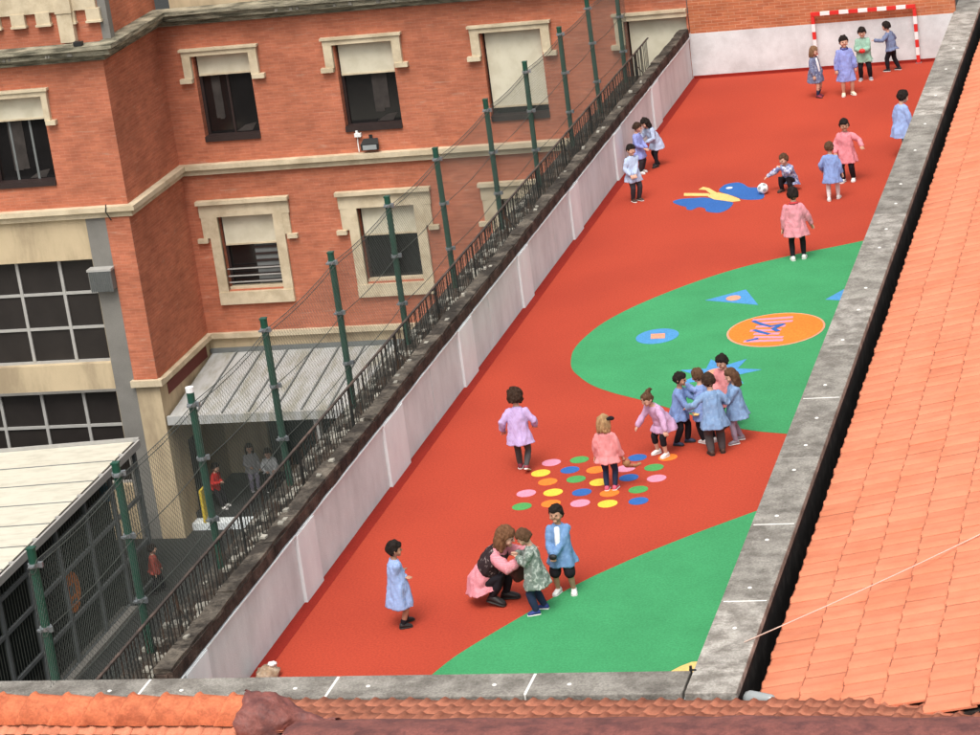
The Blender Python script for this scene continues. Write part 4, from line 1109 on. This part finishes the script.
TO_CAM = Vector((math.sin(yaw), -math.cos(yaw), 0)); RIGHT = Vector((math.cos(yaw), math.sin(yaw), 0))
def person(label, x, y, z, face, H, top, bottom='black', legs='trousers', shoe='white', sole='w', hair=('short', HD), hem=0.35, lean=0, side=0, hip=0.47, hipy=0.0,
           hands=None, feet=None, lift=(0, 0), head=(0, 5), skin=None, collar=None, sleeve=1.0, flare=1.0, group='children on the playground', build=1.0, shirt=None, cat='person', sock=None, fist=0.4, hs=0.93):
    A = math.radians(face)
    w = TO_CAM * math.cos(A) + RIGHT * math.sin(A)
    root = thing('person', label, cat, (x, y, z), math.atan2(-w.x, w.y), group)
    skin = skin or skin_a
    R_ = random.Random(int(x * 1000) + int(y * 77))
    hands = hands or ((-0.19, 0.03, 0.40), (0.19, 0.03, 0.40))
    feet = feet or ((-0.065, 0.0, 8), (0.065, 0.02, -8))
    h = lambda v: Vector(v) * H
    ln, sd = math.radians(lean), math.radians(side)
    u = Vector((math.sin(sd), math.sin(ln) * math.cos(sd), math.cos(ln) * math.cos(sd)))
    P = Vector((0, hipy, hip))
    px = Vector((1, 0, 0)); px = (px - u * px.dot(u)).normalized()
    body = MB()
    tor = [P - u * 0.02, P + u * 0.04, P + u * 0.12, P + u * 0.21, P + u * 0.275, P + u * 0.315]
    body.sweep([q * H for q in tor], [(a * H * build, b * H * build) for a, b in ((.066, .053), (.075, .058), (.070, .053), (.078, .053), (.074, .048), (.042, .040))], 14, ref=px)
    Nk = P + u * 0.335
    hy_, hp_ = math.radians(head[0]), math.radians(head[1])
    HM_ = (Matrix.Rotation(hy_, 3, 'Z') @ Matrix.Rotation(-hp_ - ln * 0.45, 3, 'X') @ Matrix.Rotation(sd * 0.5, 3, 'Y'))
    Hc = Nk + u * 0.02 + HM_ @ Vector((0, 0.012, 0.082)) * hs
    body.sweep([(P + u * 0.27) * H, Nk * H, (Hc - HM_ @ Vector((0, 0.01, 0.03))) * H], [0.042 * H, 0.036 * H, 0.036 * H], 10)
    K = H * hs
    hr = (0.074 * K, 0.086 * K, 0.098 * K)
    def headfn(d):
        k = 1.0
        if d.z < 0:
            k -= 0.13 * d.z * d.z + (0.10 if d.y < 0 else 0.0) * abs(d.z)
        if d.y > 0.5:
            k -= 0.05 * (d.y - 0.5)
        return k
    hc = Hc * H
    body.ball(hc, hr, 20, 14, headfn, HM_)
    pt = lambda a, b, c: hc + HM_ @ Vector((a * K, b * K, c * K))
    body.sweep([pt(0, 0.078, 0.008), pt(0, 0.092, -0.018)], [0.006 * K, 0.009 * K], 8)
    for s_ in (-1, 1):
        body.ball(pt(s_ * 0.074, -0.004, -0.008), (0.010 * K, 0.018 * K, 0.024 * K), 8, 6, None, HM_)
        body.ball(pt(s_ * 0.038, 0.055, -0.03), (0.026 * K, 0.022 * K, 0.024 * K), 8, 6, None, HM_)
    body.ball(pt(0, 0.058, -0.072), (0.026 * K, 0.022 * K, 0.018 * K), 8, 6, None, HM_)
    eyes = [pt(s_ * 0.029, 0.080, 0.004) for s_ in (-1, 1)]
    mouth = pt(0, 0.080, -0.048)
    arms, legsj = [], []
    for i, s_ in enumerate((-1, 1)):
        sh_ = P + u * 0.272 + px * (s_ * 0.094)
        el, wr = ik(sh_, hands[i], 0.158, 0.145, (s_ * 0.7, -0.6, -0.5))
        arms.append((sh_, el, wr))
        body.sweep([sh_ * H, ((sh_ + el) / 2) * H, el * H, ((el + wr) / 2) * H, wr * H], [q * H for q in (.026, .026, .024, .024, .018)], 10)
        d = (wr - el).normalized()
        side_v = d.cross(Vector((0, 0, 1)))
        side_v = side_v.normalized() if side_v.length > 0.2 else Vector((1, 0, 0))
        nrm = side_v.cross(d)
        palm = wr + d * 0.035
        body.sweep([wr * H, palm * H, (palm + d * 0.012) * H], [(.021 * H, .014 * H), (.026 * H, .013 * H), (.026 * H, .012 * H)], 10, ref=side_v)
        for k, (o_, l_) in enumerate(((-0.020, 0.030), (-0.007, 0.036), (0.007, 0.034), (0.019, 0.027))):
            b0 = palm + side_v * o_ + d * 0.008
            b1 = b0 + d * l_ * 0.6 - nrm * l_ * 0.2 * fist + side_v * o_ * 0.3
            b2 = b1 + d * l_ * 0.45 - nrm * l_ * 0.75 * fist + side_v * o_ * 0.2
            body.sweep([b0 * H, b1 * H, b2 * H], [0.0078, 0.0074, 0.0066], 7)
        tb = wr + d * 0.012 - side_v * s_ * 0.018
        body.sweep([tb * H, (tb + d * 0.02 - side_v * s_ * 0.018) * H, (tb + d * 0.04 - side_v * s_ * 0.016 - nrm * 0.012 * fist) * H], [0.0088, 0.0082, 0.0070], 7)
        hj = P + px * (s_ * 0.052) - u * 0.012
        fx, fy, fyaw = feet[i]
        kn, an = ik(hj, (fx, fy, 0.048 + lift[i]), 0.222, 0.208, (s_ * 0.18, 1, 0.1))
        legsj.append((hj, kn, an, math.radians(fyaw), lift[i]))
        body.sweep([hj * H, ((hj + kn) / 2) * H, kn * H, ((kn * 0.62 + an * 0.38)) * H, an * H], [q * H * build * (1.0 if legs == 'bare' else 0.72) for q in (.056, .050, .037, .036, .023)] if legs not in ('shorts', 'capri') else [q * H for q in (.048, .042, .034, .036, .023)], 10)
        yw_ = math.radians(fyaw)
        fd = Vector((-math.sin(yw_), math.cos(yw_), 0))
        pit = -0.9 * min(lift[i] / 0.1, 1.0)
        fd3 = Vector((fd.x * math.cos(pit), fd.y * math.cos(pit), math.sin(pit)))
        body.sweep([an * H, (an + fd3 * 0.03 - Vector((0, 0, 0.02))) * H, (an + fd3 * 0.08 - Vector((0, 0, 0.028))) * H], [0.022 * H, 0.02 * H, 0.014 * H], 8)
        # shoe: upper and sole
        so = an - Vector((0, 0, 0.048))
        MF = Matrix((fd.cross(Vector((0, 0, 1))), fd, Vector((0, 0, 1)))).transposed() @ Matrix.Rotation(pit, 3, 'X')
        up, lo = MB(), MB()
        prof = [(-0.044, 0.020, 0.034), (-0.030, 0.029, 0.068), (0.0, 0.031, 0.070), (0.028, 0.030, 0.058), (0.06, 0.034, 0.046), (0.085, 0.032, 0.036), (0.100, 0.020, 0.026)]
        nn = 10
        for tgt, zlo, kx in ((up, 0.012, 1.0), (lo, 0.0, 1.06)):
            vs = []
            for (yy, wx, hz) in prof:
                for k in range(nn):
                    a = 2 * PI * k / nn
                    zt = hz if tgt is up else 0.017
                    zz_ = zlo + (zt - zlo) * (0.5 + 0.5 * max(-1, min(1, 1.25 * math.sin(a))))
                    vs.append((so + MF @ Vector((math.cos(a) * wx * kx * (1.0 if math.sin(a) < 0.3 else 0.86), yy * (1.0 if tgt is up else 1.03), zz_))) * H)
            tgt.add(vs, [(i_ * nn + k, i_ * nn + (k + 1) % nn, (i_ + 1) * nn + (k + 1) % nn, (i_ + 1) * nn + k) for i_ in range(len(prof) - 1) for k in range(nn)] + [tuple(range(nn - 1, -1, -1)), tuple(range((len(prof) - 1) * nn, len(prof) * nn))])
        so_ = part('shoe', up, SH[shoe], root, smooth=True, fix=True)
        part('sole', lo, sole_w if sole == 'w' else sole_d, so_, smooth=False, fix=True)
        if sock:
            part('sock', MB().sweep([an * H, (an + (kn - an) * sock[1]) * H], [0.027 * H, 0.036 * H], 10), CK[sock[0]], root, smooth=True, fix=True)
    soft('body', body, skin, root, 0.0075, 2, face=(eyes, mouth, K))
    # trousers / shorts / tights
    if legs != 'bare':
        tr = MB()
        tr.sweep([(P - u * 0.05) * H, P * H, (P + u * 0.09) * H], [(.080 * H, .066 * H), (.092 * H, .074 * H), (.086 * H, .068 * H)], 14, ref=px)
        for hj, kn, an, _, _ in legsj:
            if legs == 'shorts':
                e = hj + (kn - hj) * 0.95
                tr.sweep([hj * H, ((hj + e) / 2) * H, e * H], [.066 * H, .066 * H, .064 * H], 12)
            elif legs == 'capri':
                e = kn + (an - kn) * 0.35
                tr.sweep([hj * H, kn * H, e * H], [.060 * H, .047 * H, .044 * H], 12)
            else:
                k = {'trousers': 1.0, 'tights': 0.84, 'loose': 1.15}[legs]
                tr.sweep([hj * H, ((hj + kn) / 2) * H, kn * H, ((kn + an) / 2) * H, (an + (kn - an) * 0.08) * H], [q * H * k * build for q in (.064, .058, .047, .046, .037)], 12)
        soft({'shorts': 'shorts', 'tights': 'tights'}.get(legs, 'trousers'), tr, CK[bottom], root, 0.011, 2, wrinkle=0.004, wscale=14)
    # smock: shoulders to hem, sleeves to the wrists
    g = MB()
    dn = Vector((0, 0, -1)) if hip > 0.4 else Vector((0, 0.35, -0.94))
    drop = max(P.z - hem + 0.02, 0.02)
    Rg = [(P + u * 0.322, .046, .046, 0), (P + u * 0.302, .074, .056, 0), (P + u * 0.268, .100, .070, 0), (P + u * 0.19, .112, .087, .02), (P + u * 0.09, .121, .099, .04), (P + u * 0.0, .130 * flare, .112 * flare, .06)]
    for t in (0.35, 0.7, 1.0):
        Rg.append((P + dn * drop * t - Vector((0, 0.01 * t, 0)), (.132 + .036 * t) * flare, (.114 + .030 * t) * flare, .07 + .06 * t))
    g.sweep([q[0] * H for q in Rg], [(q[1] * H * build, q[2] * H * build) for q in Rg], 28, ref=px, round_ends=False, ripple=[q[3] for q in Rg])
    for (sh_, el, wr) in arms:
        e = el + (wr - el) * (0.92 * sleeve if sleeve <= 1 else 0.92)
        pts = [(sh_ - px * 0.0 - u * 0.005) * H, ((sh_ + el) / 2) * H, el * H, ((el + e) / 2) * H, e * H]
        g.sweep(pts, [q * H for q in (.044, .046, .043, .042, .036)], 12)
    soft('smock', g, CK[top], root, 0.0105, 2, wrinkle=0.017, wscale=13)
    if collar:
        cl = MB()
        pts = []
        for k in range(13):
            a = 2 * PI * k / 12
            pts.append((P + u * (0.315 - 0.012 * math.sin(a)) + px * math.cos(a) * 0.052 + (u.cross(px) * -1 if False else px.cross(u) * -1) * math.sin(a) * 0.052) * H)
        cl.sweep(pts, [0.016 * H] * 13, 8, ref=u, round_ends=False)
        part('collar', cl, CK[collar], root, smooth=True, fix=True)
    fwd = u.cross(px)
    if shirt:
        sp_ = MB()
        sp_.sweep([(P + u * 0.285 + fwd * 0.055) * H, (P + u * 0.19 + fwd * 0.080) * H, (P + u * 0.05 + fwd * 0.098) * H], [(.030 * H, .022 * H), (.032 * H, .022 * H), (.026 * H, .024 * H)], 12, ref=px)
        part('undershirt', sp_, CK[shirt], root, smooth=True, fix=True)
    # hair
    style, hm = hair
    hb = MB()
    thick = {'short': 1.15, 'curly': 1.36, 'bob': 1.16, 'long': 1.15, 'pony': 1.08, 'bun': 1.08, 'shaved': 1.05}[style]
    low = {'short': -0.42, 'curly': -0.55, 'bob': -0.9, 'long': -0.95, 'pony': -0.5, 'bun': -0.5, 'shaved': -0.4}[style]
    def hairfn(d):
        fz = 0.30 if style != 'curly' else 0.22                      # fringe height on the forehead
        line = fz if d.y > 0.62 else (low if d.y < 0.1 else low + (fz - low) * ((d.y - 0.1) / 0.52) ** 0.8)
        k = max(0.0, min(1.0, (d.z - line) / 0.12 + 0.5))
        n_ = noise.noise(Vector((d.x * 3.0, d.y * 3.0, d.z * 3.0 + x * 3)))
        n2 = noise.noise(Vector((d.x * 8.0, d.y * 8.0, d.z * 8.0 + y * 3)))
        tk = thick + 0.09 * n_ + (0.10 if style == 'curly' else 0.02) * n2 + (0.04 if d.z > 0.6 else 0)
        return 0.86 + (tk - 0.86) * k
    hb.ball(hc - HM_ @ Vector((0, 0.004 * K, 0)), hr, 36, 24, hairfn, HM_)
    if style in ('bob', 'long'):
        dz = 0.115 if style == 'bob' else 0.17
        for k in range(9):
            a = PI + PI * (k - 4) / 8 * 1.12
            dx, dy = math.sin(a) * 0.068, math.cos(a) * 0.070 - 0.006
            if style == 'long':
                dy -= 0.008
            hb.sweep([pt(dx, dy, 0.02), pt(dx * 1.12, dy * 1.1, -0.055), pt(dx * (1.12 if style == 'bob' else 0.95), dy * 1.12, -dz + R_.uniform(-.008, .008))], [0.026 * K, 0.028 * K, 0.018 * K], 8)
    if style == 'pony':
        hb.sweep([pt(0, -0.08, 0.05), pt(0, -0.125, 0.04), pt(0.01, -0.14, -0.03), pt(0.015, -0.125, -0.09)], [0.022 * K, 0.03 * K, 0.028 * K, 0.012 * K], 8)
    if style == 'bun':
        hb.ball(pt(0.0, -0.075, 0.085), 0.036 * K, 12, 8)
        hb.sweep([pt(0, -0.08, 0.09), pt(0.0, -0.12, 0.10), pt(0.0, -0.14, 0.06)], [0.02 * K, 0.022 * K, 0.012 * K], 8)
    soft('hair', hb, hm, root, 0.008, 1, wrinkle=0.012 if style != 'curly' else 0.022, wscale=30)
    return root, arms, H, pt

def held(name, label, cat, root, pos, H, mb, m, smooth=True):
    """an object in a hand: a thing of its own, placed where the hand is"""
    bpy.context.view_layer.update()
    o = part(name, mb, m, None, smooth=smooth, fix=True)
    o.location = root.matrix_world @ (Vector(pos) * H)
    o.rotation_euler = root.rotation_euler
    return tag(o, label, cat)

FOLD = ((-0.03, 0.13, 0.58), (0.05, 0.14, 0.60))
# --- near group
person('child in light blue smock with folded arms and dark ankle boots by the left wall', 1.43, 1.36, 0, 105, 1.07, 'blue_l', legs='bare', shoe='black', sole='d', hair=('short', HB), hem=0.27, hands=((0.06, 0.085, 0.585), (-0.05, 0.09, 0.61)), feet=((-0.075, 0.05, 15), (0.065, -0.02, -5)), head=(-8, 6), skin=skin_b, sock=('black', 0.18), flare=1.05)
rw, aw, Hw, ptw = person('crouching woman in pink smock and dark patterned shawl with chestnut hair', 2.42, 1.98, 0, 72, 1.58, 'pink', bottom='black', legs='tights', shoe='black', sole='d', hair=('bob', HC), hem=0.13, hip=0.175, hipy=-0.10, lean=34, hs=0.80, hands=((-0.02, 0.30, 0.42), (0.10, 0.27, 0.40)), feet=((-0.07, 0.05, 6), (0.07, -0.02, -4)), lift=(0, 0.03), head=(-6, 2), build=0.98, group='adults')
u_ = Vector((0, math.sin(math.radians(34)), math.cos(math.radians(34)))); Pw = Vector((0, -0.10, 0.175))
shw = MB()
shw.sweep([(Pw + u_ * q) * Hw for q in (0.30, 0.27, 0.21, 0.13, 0.10)], [(a * Hw, b * Hw) for a, b in ((.085, .065), (.128, .086), (.134, .097), (.130, .100), (.11, .09))], 24, round_ends=False, ripple=[0, .02, .04, .06, .06])
soft('shawl', shw, CK['shawl'], rw, 0.010, 1, wrinkle=0.014, wscale=12)
bagm = MB().ball((0, 0, 0), (0.13, 0.10, 0.14), 20, 14, fn=lambda d: 1 + 0.25 * noise.noise(d * 2.0))
held('handbag', 'soft brown bag in the lap of the crouching woman', 'bag', rw, (0.03, 0.20, 0.27), Hw, bagm, CK['bag'])
person('child in grey green printed smock and jeans facing the crouching woman', 3.0, 1.68, 0, 262, 1.07, 'greyg', bottom='navy', shoe='blue', hair=('short', HM), hem=0.34, hands=((0.00, 0.17, 0.66), (0.06, 0.17, 0.68)), feet=((-0.075, 0.03, 10), (0.07, -0.05, -12)), head=(6, 26), flare=1.08, lean=4)
r4, a4, H4, _ = person('boy in open denim smock, white shirt, black shorts and white trainers', 3.20, 2.21, 0, 342, 1.12, 'denim', bottom='black', legs='shorts', shoe='white', hair=('short', HB), hem=0.36, hands=((0.02, 0.14, 0.50), (0.06, 0.15, 0.50)), feet=((-0.085, 0.0, 14), (0.085, 0.0, -14)), head=(-4, -2), skin=skin_b, shirt='white', flare=1.0)
held('dark_toy', 'small dark toy held by the boy in denim', 'toy', r4, (0.04, 0.19, 0.49), H4, MB().ball((0, 0, 0), (0.05, 0.03, 0.035), 12, 8), black_p)
# --- dots
person('curly haired child in lilac smock walking away beside the coloured dots', 1.72, 6.31, 0, 168, 1.14, 'lilac', bottom='dgrey', legs='tights', shoe='wine', hair=('curly', HD), hem=0.37, hands=((-0.20, 0.06, 0.50), (0.17, 0.12, 0.52)), feet=((-0.06, 0.10, 5), (0.05, -0.10, -5)), lift=(0.0, 0.05), head=(8, 8), lean=4)
r6, a6, H6, p6 = person('blond girl in pink smock seen from behind on the coloured dots', 3.07, 5.50, 0, 160, 1.03, 'salmon', bottom='navy', legs='tights', shoe='pink', hair=('bob', HL), hem=0.40, hands=((-0.16, 0.03, 0.45), (0.19, 0.06, 0.40)), feet=((-0.05, 0.0, 5), (0.05, 0.02, -5)), head=(-12, 4))
bow = MB().ball((0.045, 0, 0.01), (0.045, 0.02, 0.03), 10, 8).ball((-0.045, 0, -0.01), (0.045, 0.02, 0.03), 10, 8).ball((0, 0, 0), 0.02, 8, 6)
bow.v = [tuple(p6(0.078, -0.02, 0.055) + Vector(v)) for v in bow.v]
part('hair_bow', bow, CK['black'], r6, smooth=True, fix=True)
held('toy_doll', 'small doll with red clothes hanging from the blond girl\'s hand', 'doll', r6, (0.21, 0.10, 0.33), H6, MB().ball((0, 0, 0), (0.055, 0.05, 0.06), 14, 10).sweep([(0, 0, -0.03), (0.10, 0.03, -0.05), (0.17, 0.03, -0.03)], [0.04, 0.035, 0.02], 8), mat('doll_red_brown', (0.36, 0.07, 0.05), rough=0.8, second=(0.32, 0.17, 0.08), second_amt=0.5, second_scale=9, second_soft=0.02, world=False))
# --- the cluster
person('girl with ponytail in mauve smock bending forward over the floor', 3.53, 6.72, 0, 305, 1.02, 'mauve', bottom='black', legs='capri', shoe='white', hair=('bun', HM), hem=0.36, lean=30, hip=0.45, hipy=-0.06, hands=((-0.24, 0.10, 0.38), (0.20, 0.22, 0.42)), feet=((-0.09, 0.02, 5), (0.10, 0.0, -8)), head=(0, 12), flare=1.12)
r8, a8, H8, _ = person('boy in mid blue smock and dark trousers stepping right', 3.72, 7.12, 0, 68, 1.02, 'blue_d', bottom='black', shoe='navy', sole='d', hair=('short', HB), hem=0.38, lean=8, hands=((-0.05, 0.30, 0.56), (0.10, 0.22, 0.46)), feet=((-0.06, 0.06, 5), (0.07, -0.06, -5)), head=(-5, 2), skin=skin_b)
held('yellow_paper', 'small yellow paper in the hand of the dark haired boy', 'paper', r8, (0.10, 0.27, 0.45), H8, MB().box(-0.05, 0.05, -0.035, 0.035, -0.003, 0.003), rub_sand, smooth=False)
person('child in blue smock and white trainers stretching an arm into the group', 4.06, 7.14, 0, 215, 1.04, 'blue', bottom='black', shoe='white', hair=('short', HM), hem=0.35, lean=5, hands=((0.02, 0.30, 0.72), (0.19, 0.10, 0.45)), feet=((-0.05, 0.0, 5), (0.06, -0.05, -5)), head=(0, 10))
person('child in pale denim smock and grey trousers seen from behind in the group', 4.27, 6.68, 0, 188, 1.12, 'denim_l', bottom='dgrey', legs='loose', shoe='brown', sole='d', hair=('short', HD), hem=0.36, hands=((-0.26, 0.16, 0.58), (0.13, 0.14, 0.60)), feet=((-0.07, 0.0, 8), (0.07, 0.02, -8)), head=(8, 8), lean=5, flare=1.05)
person('tall boy in salmon pink smock standing behind the others in the group', 4.28, 7.70, 0, 325, 1.06, 'salmon', bottom='wine', shoe='black', sole='d', hair=('short', HB), hem=0.33, hands=((-0.15, 0.05, 0.45), (0.10, 0.14, 0.52)), head=(-10, 18))
person('girl with long brown hair in denim dress and lilac tights', 4.50, 7.11, 0, 275, 1.05, 'denim_l', bottom='tights', legs='tights', shoe='grey', hair=('long', HM), hem=0.36, hands=((0.0, 0.20, 0.57), (0.08, 0.16, 0.55)), feet=((-0.06, 0.06, 5), (0.07, -0.04, -8)), head=(10, 12), flare=1.08)
# --- by the left wall
person('child in pale blue grey smock standing at the left wall facing out', 0.63, 19.78, 0, 28, 1.06, 'pale', bottom='dark', shoe='brown', hair=('short', HB), hem=0.38, hands=((0.04, 0.14, 0.50), (0.13, 0.12, 0.50)), feet=((-0.05, 0.02, 8), (0.06, 0.0, -8)), head=(0, 8))
person('child in periwinkle smock half hidden at the left wall', 0.34, 21.75, 0, 60, 0.98, 'peri', bottom='dark', shoe='white', hair=('short', HD), hem=0.33, hands=((-0.02, 0.16, 0.50), (0.10, 0.15, 0.52)), head=(20, 14))
person('child in white blue smock leaning towards the left wall', 0.55, 22.2, 0, 300, 1.02, 'pale', bottom='black', legs='tights', shoe='black', sole='d', hair=('bob', HB), hem=0.35, lean=26, hipy=-0.05, hands=((-0.08, 0.22, 0.52), (0.10, 0.26, 0.55)), feet=((-0.07, 0.04, 5), (0.07, -0.08, -5)), head=(0, 10))
# --- the ball players
person('boy in mottled blue shirt squatting to touch the ball', 3.40, 19.80, 0, 318, 1.05, 'stripe', bottom='black', shoe='brown', sole='d', hair=('short', HM), hem=0.12, hip=0.17, hipy=-0.08, lean=20, hands=((-0.02, 0.20, 0.46), (0.40, 0.16, 0.22)), feet=((-0.10, 0.08, 14), (0.10, 0.06, -14)), head=(-8, 4), skin=skin_a)
person('child in pink smock with red collar seen from behind on the green edge', 4.16, 15.47, 0, 172, 1.22, 'pink', bottom='black', legs='tights', shoe='white', hair=('short', HB), hem=0.36, hands=((-0.18, 0.02, 0.42), (0.22, 0.06, 0.43)), feet=((-0.075, 0.0, 8), (0.07, 0.04, -8)), collar='redc', head=(0, 6), flare=1.05)
person('small child in blue smock and white tights seen from behind', 4.29, 19.02, 0, 165, 1.04, 'blue', bottom='wtights', legs='tights', shoe='white', hair=('short', HM), hem=0.33, hands=((-0.16, 0.10, 0.50), (0.18, 0.02, 0.42)), feet=((-0.075, -0.04, 8), (0.07, 0.08, -8)), head=(0, 4))
person('boy in rose red checked smock with an arm held out', 4.41, 20.23, 0, 335, 1.15, 'rose', bottom='black', shoe='white', hair=('short', HB), hem=0.33, hands=((-0.28, 0.10, 0.58), (0.15, 0.10, 0.48)), feet=((-0.07, -0.02, 8), (0.07, 0.05, -8)), head=(22, 8), skin=skin_b)
person('boy in light blue smock and teal trousers walking behind the right parapet', 5.25, 21.65, 0, 120, 1.25, 'blue_l', bottom='teal', shoe='green', hair=('short', HB), hem=0.33, hands=((-0.16, 0.02, 0.44), (0.17, 0.05, 0.42)), feet=((-0.06, 0.08, 5), (0.06, -0.06, -5)), head=(-10, 16), flare=1.1, lean=4)
# --- at the goal
person('girl with light brown hair in navy checked smock and knee socks', 2.97, 26.98, 0, 50, 1.05, 'navy_c', legs='bare', shoe='wine', sole='d', hair=('bob', HH), hem=0.32, hands=((-0.17, 0.04, 0.42), (0.17, 0.08, 0.42)), feet=((-0.06, 0.0, 8), (0.06, 0.06, -8)), sock=('navy', 0.72), shirt='white', head=(0, 8), flare=1.08)
person('tall boy in long periwinkle smock with bare legs and cream shoes', 3.60, 26.96, 0, 2, 1.22, 'peri', legs='bare', shoe='cream', hair=('short', HB), hem=0.27, hands=((-0.17, 0.02, 0.41), (0.17, 0.02, 0.41)), feet=((-0.075, 0.02, 14), (0.075, 0.02, -14)), collar='navyc', head=(0, 4), flare=0.98, shirt=None)
r23, a23, H23, _ = person('boy in green smock holding something red in front of the goal', 3.82, 28.21, 0, 350, 1.12, 'green', bottom='black', shoe='grey', hair=('short', HB), hem=0.38, hands=((-0.01, 0.15, 0.58), (0.05, 0.15, 0.58)), feet=((-0.085, 0.0, 12), (0.085, 0.0, -12)), head=(0, 16))
held('red_toy', 'small red toy in the hands of the boy in green', 'toy', r23, (0.02, 0.20, 0.585), H23, MB().ball((0, 0, 0), (0.065, 0.045, 0.05), 12, 8), goal_red)
person('boy in slate shirt and black trousers leaning against the far white wall', 4.31, 28.87, 0, 238, 1.05, 'slate', bottom='black', shoe='black', hair=('short', HB), hem=0.44, lean=8, hands=((-0.20, 0.24, 0.66), (0.16, 0.10, 0.52)), feet=((-0.06, 0.08, 5), (0.07, -0.10, -10)), head=(0, 4), flare=0.94)
# --- in the court below
PZ = G + 0.30
person('person in red top and black trousers by the porch steps', -11.50, 27.38, PZ, 60, 1.12, 'red', bottom='black', shoe='white', hair=('short', HB), hem=0.44, hip=0.44, hipy=-0.05, lean=10, hands=((0.0, 0.14, 0.56), (0.08, 0.14, 0.58)), feet=((-0.08, 0.10, 5), (0.08, 0.14, -5)), group='people in the court below', flare=0.92)
person('person in grey clothes with a red bag standing in the porch', -11.0, 28.40, PZ, 20, 1.15, 'grey', bottom='tights', shoe='grey', hair=('long', HD), hem=0.42, hands=((-0.15, 0.06, 0.45), (0.08, 0.16, 0.55)), group='people in the court below', flare=0.92)
person('person in white top seated low beside another in the porch', -10.56, 28.4, PZ, 5, 1.18, 'white', bottom='black', shoe='black', hair=('short', HD), hem=0.36, hip=0.34, hipy=-0.10, lean=14, hands=((-0.08, 0.16, 0.44), (0.08, 0.16, 0.44)), feet=((-0.09, 0.06, 5), (0.09, 0.06, -5)), group='people in the court below', flare=0.92)
person('person in red brown jacket walking past the court shelter', -11.5, 23.25, G, 90, 1.12, 'redbrown', bottom='black', shoe='black', sole='d', hair=('short', HB), hem=0.44, hands=((-0.15, 0.10, 0.46), (0.15, 0.02, 0.42)), feet=((-0.06, 0.10, 5), (0.06, -0.10, -5)), group='people in the court below', flare=0.92)

# the ball
bm = bmesh.new()
bmesh.ops.create_icosphere(bm, subdivisions=4, radius=0.098)
ico = bmesh.new(); bmesh.ops.create_icosphere(ico, subdivisions=1, radius=1.0); seeds = [v.co.normalized() for v in ico.verts]; ico.free()
for f in bm.faces:
    c = f.calc_center_median().normalized()
    f.material_index = 1 if max(c.dot(q) for q in seeds) > 0.945 else 0
    f.smooth = True
me = bpy.data.meshes.new('football'); bm.to_mesh(me); bm.free()
me.materials.append(white_p); me.materials.append(lamp_glass)
tag(put('football', me, None, (2.95, 19.71, 0.102), (0.5, 0.3, 0.2)), 'white football with black patches beside the squatting boy', 'ball')

# turn the overlapping body shapes into single continuous skins
bpy.context.view_layer.update()
dg = bpy.context.evaluated_depsgraph_get()
done = []
for o, m, wr_, ws, face_ in JOBS:
    done.append(bpy.data.meshes.new_from_object(o.evaluated_get(dg)))
for (o, m, wr_, ws, face_), me in zip(JOBS, done):
    o.modifiers.clear()
    old = o.data
    o.data = me
    me.name = o.name
    bpy.data.meshes.remove(old)
    if not me.materials:
        me.materials.append(m)
    if wr_:
        sd_ = Vector((o.parent.location.x * 3.1, o.parent.location.y * 1.7, 0))
        nrm_ = [v.normal.copy() for v in me.vertices]
        for v, n_ in zip(me.vertices, nrm_):
            q = Vector((v.co.x * ws, v.co.y * ws, v.co.z * ws * 0.45)) + sd_
            v.co += n_ * (wr_ * (noise.noise(q) + 0.5 * noise.noise(q * 2.3)))
    if face_:
        eyes, mouth, H_ = face_
        me.materials.append(eye_m); me.materials.append(lip_m)
        for p in me.polygons:
            c = p.center
            if any(abs(c.z - e.z) < 0.0062 * H_ and (c - e).length < 0.0125 * H_ for e in eyes):
                p.material_index = 1
            elif abs(c.z - mouth.z) < 0.005 * H_ and (c - mouth).length < 0.017 * H_:
                p.material_index = 2
    me.polygons.foreach_set('use_smooth', [True] * len(me.polygons))
    me.update()
